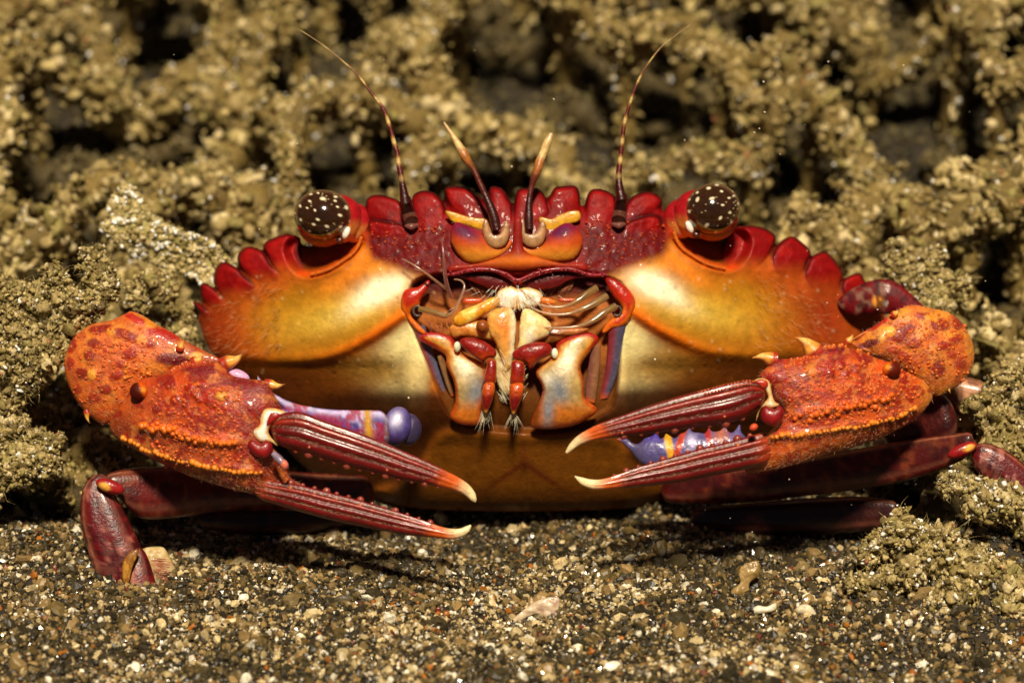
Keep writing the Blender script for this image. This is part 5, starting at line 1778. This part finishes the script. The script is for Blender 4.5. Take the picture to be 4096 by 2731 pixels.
# ================= right claw
dR = lambda x, y: 170 + 0.33 * (3830 - x) - 95 * sstep(3160, 2990, x) * sstep(1720, 1800, y)
PALM_R = smooth([*z4((1160, 960), (1040, 920), (960, 880), (860, 855), (740, 830), (640, 850), (590, 895), (470, 930), (360, 935), (320, 970), (270, 1010), (240, 1060), (300, 1110), (340, 1200), (330, 1230), (400, 1260), (400, 1340), (330, 1420), (260, 1480)),
                 (2985, 1760), (2960, 1815), (2980, 1880), *Z((3000, 1600), 1.96, ((0, 572), (250, 530), (450, 480), (600, 425), (800, 370), (1000, 305), (1180, 220), (1320, 130), (1420, 10))), *z4((1440, 1160), (1380, 1080), (1260, 1020))], 4)
spR = []
for (a, b, rx, ry, ro, cc, hh) in ((370, 1060, 90, 46, -14, '#a01810', 8), (690, 1000, 60, 60, 0, '#a8200f', 10), (600, 1010, 44, 44, 0, '#cf7a2a', 12), (740, 1030, 26, 34, 0, '#a02010', 10), (810, 975, 26, 30, 0, '#a01a10', 10), (850, 1040, 26, 32, 0, '#9c1c10', 8), (920, 1000, 26, 30, 0, '#a01e12', 8), (970, 950, 40, 40, 0, '#8e1a12', 6),
                                    (770, 860, 60, 30, 10, '#7a141a', 0), (350, 950, 60, 44, 0, '#8a1820', 0), (420, 1190, 70, 30, 20, '#9c2216', 8), (880, 950, 40, 24, 0, '#d05a1c', 6), (700, 1190, 160, 30, 5, '#a8301c', 0), (1000, 1180, 60, 40, 0, '#9c2418', 4), (820, 1300, 180, 22, -10, '#9a2012', 0), (1180, 1180, 50, 40, 0, '#a03a1c', 4), (560, 1400, 260, 22, -8, '#a02c12', 0)):
    (u, w), = z4((a, b))
    spR.append((u, w, rx / 1.7425, ry / 1.7425, ro, cc, hh))
rowsR = [(row(z4((340, 1466), (440, 1466), (560, 1460), (690, 1440), (800, 1415), (900, 1415), (1000, 1390), (1060, 1372), (1160, 1350), (1230, 1325), (1320, 1280)), 38, 3, (6, 12)), '#ee8a22'),
         (row(z4((590, 1340), (700, 1310), (800, 1290), (900, 1260), (1000, 1240), (1080, 1220), (1160, 1200)), 26, 9, (7, 13)), '#e4660f'),
         (row(z4((480, 1330), (600, 1300), (760, 1260), (900, 1230), (1050, 1190)), 24, 10, (6, 11)), '#dc5a12'),
         (row(z4((700, 860), (800, 835), (900, 850), (1000, 900)), 14, 3, (6, 9)), '#d86a1c'),
         (row(z4((460, 940), (560, 930), (640, 925)), 9, 3, (5, 8)), '#cf561a'),
         ([(q[0], q[1], rng.uniform(4, 7)) for q in z4(*[(rng.uniform(420, 1350), rng.uniform(950, 1400)) for _ in range(260)])], '#d8601e')]


def pbR(x, y, q):
    t = (y - 1620) * .97 + (x - 3300) * .25
    c = np.repeat(lin('#d04e10')[None], len(x), 0)
    c = mix(c, '#a02c1a', sstep(.42, .7, fbm(x, y, 80, 7)) * .7)
    c = mix(c, '#8e2018', sstep(-100, -190, t) * .6)
    c = mix(c, '#cc5a16', sstep(0, 90, t) * .6)
    c = mix(c, '#a8500f', sstep(120, 170, t) * .7)
    c = mix(c, '#d8852e', sstep(3650, 3720, x) * .8)
    c = mix(c, '#7d1c16', sstep(3080, 2980, x) * .6)
    return c


def ridgesR(x, y):
    r = 0
    for pl, h_ in (((340, 1466), (560, 1460), (800, 1415), (1060, 1372), (1320, 1280)), 14), (((500, 1320), (800, 1275), (1160, 1200)), 12):
        d_, f_, _, _ = pdist(x, y, z4(*pl))
        r = r + h_ * np.exp(-(d_ / 20) ** 2)
    return r


m = MB()
grained(m, PALM_R, dR, 0.72, spR, rowsR, pbR, 4, 3000, '#dca87c', (-0.9, 0.3), ridgesR)
clawR = part(m, 'claw', M_FUZZ, crab, (3700, 1650, 200))
WR_R = smooth(z4((880, 815), (960, 750), (1060, 690), (1150, 620), (1210, 590), (1300, 556), (1440, 580), (1560, 610), (1650, 680), (1715, 790), (1738, 900), (1715, 1010), (1640, 1110), (1570, 1150), (1500, 1190), (1440, 1180), (1380, 1110), (1280, 1050), (1180, 980), (1080, 930), (980, 880)), 4)
spWR = []
for (a, b, rx, ry, ro, cc, hh) in ((1060, 690, 90, 26, -32, '#b01a12', 4), (1000, 830, 90, 26, -20, '#6e1420', 3), (1150, 740, 46, 34, 0, '#f0a42e', 8), (1090, 780, 30, 40, 0, '#eaa446', 6), (1260, 730, 80, 34, -25, '#8a1a14', 6), (1310, 830, 60, 40, 0, '#98200f', 6), (1220, 790, 60, 30, 0, '#8e1c12', 4), (1380, 630, 50, 24, 10, '#9a1c12', 5), (1500, 700, 70, 40, 10, '#8a2014', 5), (1620, 690, 40, 50, 20, '#9a2a14', 4),
                                    (1530, 840, 60, 30, 0, '#9a2012', 6), (1610, 790, 44, 30, 0, '#a02412', 5), (1250, 920, 44, 40, 0, '#a02a12', 5), (1490, 1000, 50, 60, 0, '#8a1a16', 5), (1580, 900, 40, 30, 0, '#b03a14', 4), (1650, 960, 36, 46, 0, '#a83414', 4), (1440, 650, 50, 24, 20, '#ef9a30', 6), (1370, 740, 40, 60, 30, '#ec9040', 4), (1560, 760, 36, 30, 0, '#e88a2a', 4), (1450, 880, 40, 60, 0, '#e08a40', 4), (1180, 870, 50, 36, 0, '#b0401c', 4), (1330, 960, 50, 30, 0, '#c0561c', 4)):
    (u, w), = z4((a, b))
    spWR.append((u, w, rx / 1.7425, ry / 1.7425, ro, cc, hh))
rowsWR = [([(q[0], q[1], rng.uniform(3.5, 7)) for q in z4(*[(rng.uniform(1150, 1700), rng.uniform(620, 1100)) for _ in range(130)])], '#d0601a')]


def pbWR(x, y, q):
    c = np.repeat(lin('#e07428')[None], len(x), 0)
    c = mix(c, '#e29a34', sstep(.45, .7, fbm(x, y, 60, 15)) * .7)
    c = mix(c, '#b84e26', sstep(.5, .75, fbm(x, y, 45, 25)) * .8)
    c = mix(c, '#d0801e', sstep(1520, 1570, y) * .8)
    return c


m = MB()
grained(m, WR_R, lambda x, y: 60 + 0.26 * (3870 - x) + 0.05 * (y - 1300), 0.72, spWR, rowsWR, pbWR, 4, 1500, '#eabc98', (-0.4, -0.5), lambda x, y: -40 * sstep(3520, 3400, x), blot=.35)
wr = part(m, 'wrist', M_FUZZ, clawR, (3850, 1450, 100))
spine(wr, *z4((1560, 1110), (1572, 1172)), 13, 110, 10)
spine(wr, *z4((860, 810), (892, 752)), 16, 210, 20)
spine(wr, *z4((1180, 620), (1215, 590)), 14, 190, 16)
m = MB()
(u, w), = z4((1160, 1010))
ball(m, (u, w, dR(u, w) + 78), 34, lambda dd: mix(mix(np.repeat(lin('#5a1408')[None], len(dd), 0), '#c8560f', sstep(.0, .5, -dd[:, 0] - .4 * dd[:, 1] - .1)), '#f0a030', gauss(dd[:, 0], dd[:, 1], -.4, -.35, .28)), 24, 30, (1.1, 1, .9))
part(m, 'condyle', M_SHELL, clawR, (u, w, 250))
spine(clawR, *z4((620, 880), (486, 783)), 40, 350, 40, '#c9701c')
spine(clawR, *z4((330, 935), (190, 927)), 30, 410, 40, '#c9701c')
joint_skin(clawR, z4((200, 1090), (250, 1065), (310, 1090), (330, 1180), (350, 1230), (380, 1250), (330, 1275), (260, 1270), (230, 1330), (215, 1390), (225, 1310), (270, 1240), (300, 1200), (270, 1140)), 470)
knob(clawR, z4((255, 1290), (280, 1256), (320, 1275), (350, 1282), (380, 1255), (410, 1290), (400, 1350), (350, 1400), (290, 1390), (250, 1350)), 488)
m = MB()
ball(m, (*z4((200, 1408))[0], 505), 14, '#d8502a', 12, 16, (1.3, 1, 1), -30)
part(m, 'hinge_knob', M_GLOSS, clawR, (*z4((200, 1408))[0], 505))
knob(clawR, z4((205, 1100), (240, 1075), (290, 1085), (300, 1120), (270, 1140)), 488, '#a8280f', '#c8401c', 'hinge_plate', 0.5)
finger('upper_finger', clawR, z6((1690, 280), (1620, 245), (1540, 232), (1400, 258), (1200, 310), (1000, 366), (800, 428), (600, 498), (400, 572), (300, 620), (215, 672), (150, 740), (120, 800)),
       z6((1690, 420), (1620, 470), (1500, 540), (1350, 580), (1150, 600), (950, 628), (750, 655), (550, 680), (400, 700), (310, 715), (230, 745), (175, 785), (138, 808)), (480, 495, 510, 520, 525, 520, 512), 0.89, 9, 1, beads=((8, 44, 16, .42), (10, 40, 14, .72)))
finger('lower_finger', clawR, z6((1760, 610), (1640, 650), (1500, 690), (1350, 730), (1200, 765), (1050, 808), (900, 852), (700, 912), (500, 985), (400, 1012), (320, 1012), (250, 996), (195, 984)),
       z6((1780, 880), (1640, 915), (1500, 942), (1350, 970), (1200, 1000), (1050, 1030), (900, 1052), (700, 1072), (500, 1088), (400, 1092), (320, 1086), (240, 1050), (192, 992)), (400, 465, 495, 505, 512, 512, 508), 0.87, 12, -1, root='#a83a18')
# spiny purple arm seen between the right fingers
m = MB()
ARM_R = smooth(z6((520, 700), (540, 690), (585, 682), (640, 722), (690, 735), (745, 690), (800, 672), (838, 640), (860, 690), (893, 682), (912, 655), (975, 690), (1020, 655), (1060, 640), (1092, 612), (1120, 640), (1160, 645), (1215, 650), (1245, 606), (1270, 635), (1330, 632), (1372, 596), (1400, 640), (1440, 640), (1488, 580), (1500, 640), (1560, 700), (1700, 800), (1500, 900), (1200, 960), (900, 940), (720, 890), (640, 800), (560, 720)), 3)


def pA(x, y, q):
    zx = (x - 2200) * 1.96
    c = np.repeat(lin('#5a5288')[None], len(x), 0)
    c = mix(c, '#48359a', gauss(zx, y, 790, 1738, 110, 30))
    c = mix(c, '#d8a020', sstep(40, 20, np.abs(zx - 930 - (y - 1770) * .4)))
    c = mix(c, '#b83a1c', sstep(36, 18, np.abs(zx - 1020 + (y - 1770) * .6)))
    c = mix(c, '#b8b0d8', gauss(zx, y, 1110, 1765, 40, 30))
    c = mix(c, '#a8242a', sstep(34, 16, np.abs(zx - 1245 - (y - 1750) * .5)))
    c = mix(c, '#b86a50', gauss(zx, y, 1340, 1740, 60, 40))
    c = mix(c, '#c4541a', sstep(560, 520, zx - (y - 1750) * 1.2) * .9)
    c = mix(c, '#4a4258', sstep(560, 700, zx) * sstep(780, 700, zx) * .6)
    return c


inflate(m, ARM_R, 4, 60, 0.7, 0.6, lambda x, y, q: 4 * (fbm(x, y, 16, 3) - .5), pA)
part(m, 'arm', M_GLOSS, clawR, (2700, 1850, 60))


# ------------------------------------------------------------------ walking legs
def legpaint(c0, streak, knee=None):
    def f(s, p, x, y):
        c = np.repeat(lin(c0)[None], len(s), 0)
        c = mix(c, streak, sstep(.54, .62, fbm(x * 1.0, y * .5, 24, 51)) * .8)
        c = mix(c, '#2e0608', sstep(.5, .62, fbm(x * .7, y, 34, 57)) * .7)
        c = mix(c, '#a86a4c', np.exp(-((p - .55) / .12) ** 2) * (.4 + .5 * vnoise(x, y, 14, 52)))
        c = mix(c, '#8a5040', np.exp(-((p - 2.2) / .14) ** 2) * .5)
        return c
    return f


def leg(joints, at, fringe=None):
    root = None
    for (nm, tp, bt, dd, c0, st, fl) in joints:
        m = MB()
        loft(m, tp, bt, dd, 70, 36, fl, lambda s, p: 1 - .07 * np.exp(-((p - 1.4) / .25) ** 2) + .05 * np.exp(-((p - .9) / .2) ** 2), legpaint(c0, st), ends=(.5, .5))
        if fringe and nm == 'dactyl':
            hp = np.array([(rng.uniform(600, 640), rng.uniform(2230, 2390), 180) for _ in range(200)])
            hairs(m, hp, np.array([(1, .12 + rng.normal(0, .15), .1) for _ in hp]), 55, 1.2, '#c4724e', .1)
        o = part(m, nm if root is not None else 'walking_leg', M_GLOSS, crab if root is None else root, (tp[0][0], tp[0][1], dd[0]))
        root = root or o
    return root


L1 = leg([('thigh', [(1500, 1900), (1250, 1890), (1000, 1870), (760, 1862), (560, 1868), (450, 1885), (395, 1905)], [(1500, 2060), (1250, 2045), (1050, 2040), (860, 2048), (700, 2070), (560, 2070), (470, 1985)], (-260, -140, -20, 60, 110, 140, 150), '#5e1410', '#7a3a1e', .5),
          ('shin', [(372, 1885), (335, 1945), (322, 2020), (324, 2100), (345, 2180), (374, 2270), (410, 2340), (446, 2400)], [(450, 1905), (452, 1960), (490, 2030), (520, 2090), (552, 2160), (575, 2230), (560, 2330), (520, 2410)], (150, 165, 180, 190, 195, 200, 200, 200), '#5e0c12', '#a05c50', .55),
          ('dactyl', [(500, 2170), (470, 2240), (452, 2310), (446, 2420)], [(560, 2170), (592, 2230), (618, 2310), (642, 2420)], (190, 205, 210, 205), '#640d13', '#a0604a', .5)], None, True)
m = MB()
inflate(m, smooth([(500, 2335), (486, 2290), (500, 2230), (545, 2195), (552, 2215), (530, 2270), (515, 2330)], 5), 4, 258, .6, .3, lambda x, y, q: 3 * (fbm(x * 3, y, 18, 3) - .5), lambda x, y, q: mix(np.repeat(lin('#8a5a1c')[None], len(x), 0), '#c08a34', sstep(.4, .7, fbm(x * 2, y * .6, 20, 5))))
part(m, 'shin_window', M_GLOSS, L1, (500, 2335, 258))
m = MB()
ball(m, (440, 1945, 215), 40, lambda dd: mix(np.repeat(lin('#94161a')[None], len(dd), 0), '#f0b04a', spot(dd[:, 0], dd[:, 1], -.35, .3, .4, .55)), 24, 30, (1.5, .7, .7), 20)
part(m, 'joint_patch', M_GLOSS, L1, (430, 1962, 230))

R1 = leg([('thigh', [(2640, 1900), (2850, 1870), (3050, 1850), (3200, 1830), (3450, 1790), (3650, 1755), (3780, 1738), (3908, 1722)], [(2640, 2010), (2850, 2015), (3050, 2005), (3200, 1985), (3450, 1955), (3650, 1915), (3800, 1862), (3885, 1822)], (-420, -320, -200, -80, 30, 100, 140, 160), '#4c0e0d', '#74321a', .5),
          ('shin', [(3895, 1770), (3960, 1775), (4040, 1810), (4120, 1880), (4190, 1980), (4230, 2100)], [(3880, 1850), (3940, 1920), (4010, 1965), (4060, 2010), (4100, 2090), (4130, 2150)], (165, 175, 180, 185, 190, 190), '#5e0c12', '#a86458', .55),
          ('dactyl', [(3955, 2040), (3975, 2100), (4010, 2180), (4050, 2240), (4080, 2270)], [(4090, 2000), (4140, 2080), (4190, 2180), (4230, 2260), (4250, 2300)], (150, 150, 150, 140, 130), '#7d1216', '#9a2a22', .5)], None)
m = MB()
ball(m, (3850, 1800, 205), 40, lambda dd: mix(np.repeat(lin('#94161a')[None], len(dd), 0), '#f0b04a', spot(dd[:, 0], dd[:, 1], .45, .1, .35, .5)), 24, 30, (1.6, .65, .7), -24)
part(m, 'joint_patch', M_GLOSS, R1, (3872, 1795, 222))
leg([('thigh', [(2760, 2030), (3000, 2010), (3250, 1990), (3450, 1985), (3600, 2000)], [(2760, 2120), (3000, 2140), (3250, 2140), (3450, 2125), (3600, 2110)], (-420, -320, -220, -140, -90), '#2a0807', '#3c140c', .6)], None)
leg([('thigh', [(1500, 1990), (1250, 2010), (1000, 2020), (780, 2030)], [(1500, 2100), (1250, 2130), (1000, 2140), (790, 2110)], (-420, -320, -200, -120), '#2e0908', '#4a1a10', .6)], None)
# hind legs glimpsed beyond the right claw
leg([('thigh', [(3500, 1640), (3620, 1600), (3720, 1570), (3800, 1560)], [(3560, 1840), (3680, 1830), (3780, 1810), (3850, 1760)], (-120, -60, -20, 0), '#3c0c0a', '#5a1a10', .5),
     ('shin', [(3700, 1470), (3800, 1490), (3900, 1515), (3970, 1535)], [(3700, 1700), (3820, 1712), (3900, 1712), (3970, 1690)], (-300, -270, -250, -240), '#a8714a', '#c08a66', .5)], None)
m = MB()
loft(m, [(3330, 1205), (3420, 1150), (3510, 1116), (3590, 1132), (3660, 1190), (3720, 1250)], [(3400, 1270), (3450, 1260), (3510, 1256), (3570, 1260), (3620, 1275), (3660, 1290)], (-420, -400, -380, -370, -360, -360), 70, 40, .5, lambda s, p: 1 - .08 * np.exp(-((p - 1.0) / .2) ** 2),
     lambda s, p, x, y: mix(mix(mix(mix(np.repeat(lin('#6a0c14')[None], len(s), 0), '#8a6a58', sstep(.46, .6, fbm(x, y, 34, 61)) * sstep(3590, 3520, x) * .7), '#e89a3a', spot(x, y, 3515, 1205, 26, 24)), '#f4e6d0', spot(x, y, 3540, 1212, 12, 9)), '#3a0810', sstep(.45, .6, fbm(x, y, 26, 62)) * .8), ends=(.5, .5))
part(m, 'walking_leg', M_SHELL, crab, (3520, 1180, -400))

# specks drifting in the water in front of the crab
mbs = MB()
k = 90
c_ = P(np.stack([rng.uniform(100, 4000, k), rng.uniform(200, 2400, k), rng.uniform(-300, 600, k)], 1))
grains(mbs, c_, rng.uniform(0.004, 0.010, k), np.repeat(lin('#e8dcc0')[None], k, 0), 0.2, 0.3)
tag(mbs.build('drifting_specks', M_SAND), 'tiny pale specks drifting in the water around the crab', 'specks', kind='stuff')
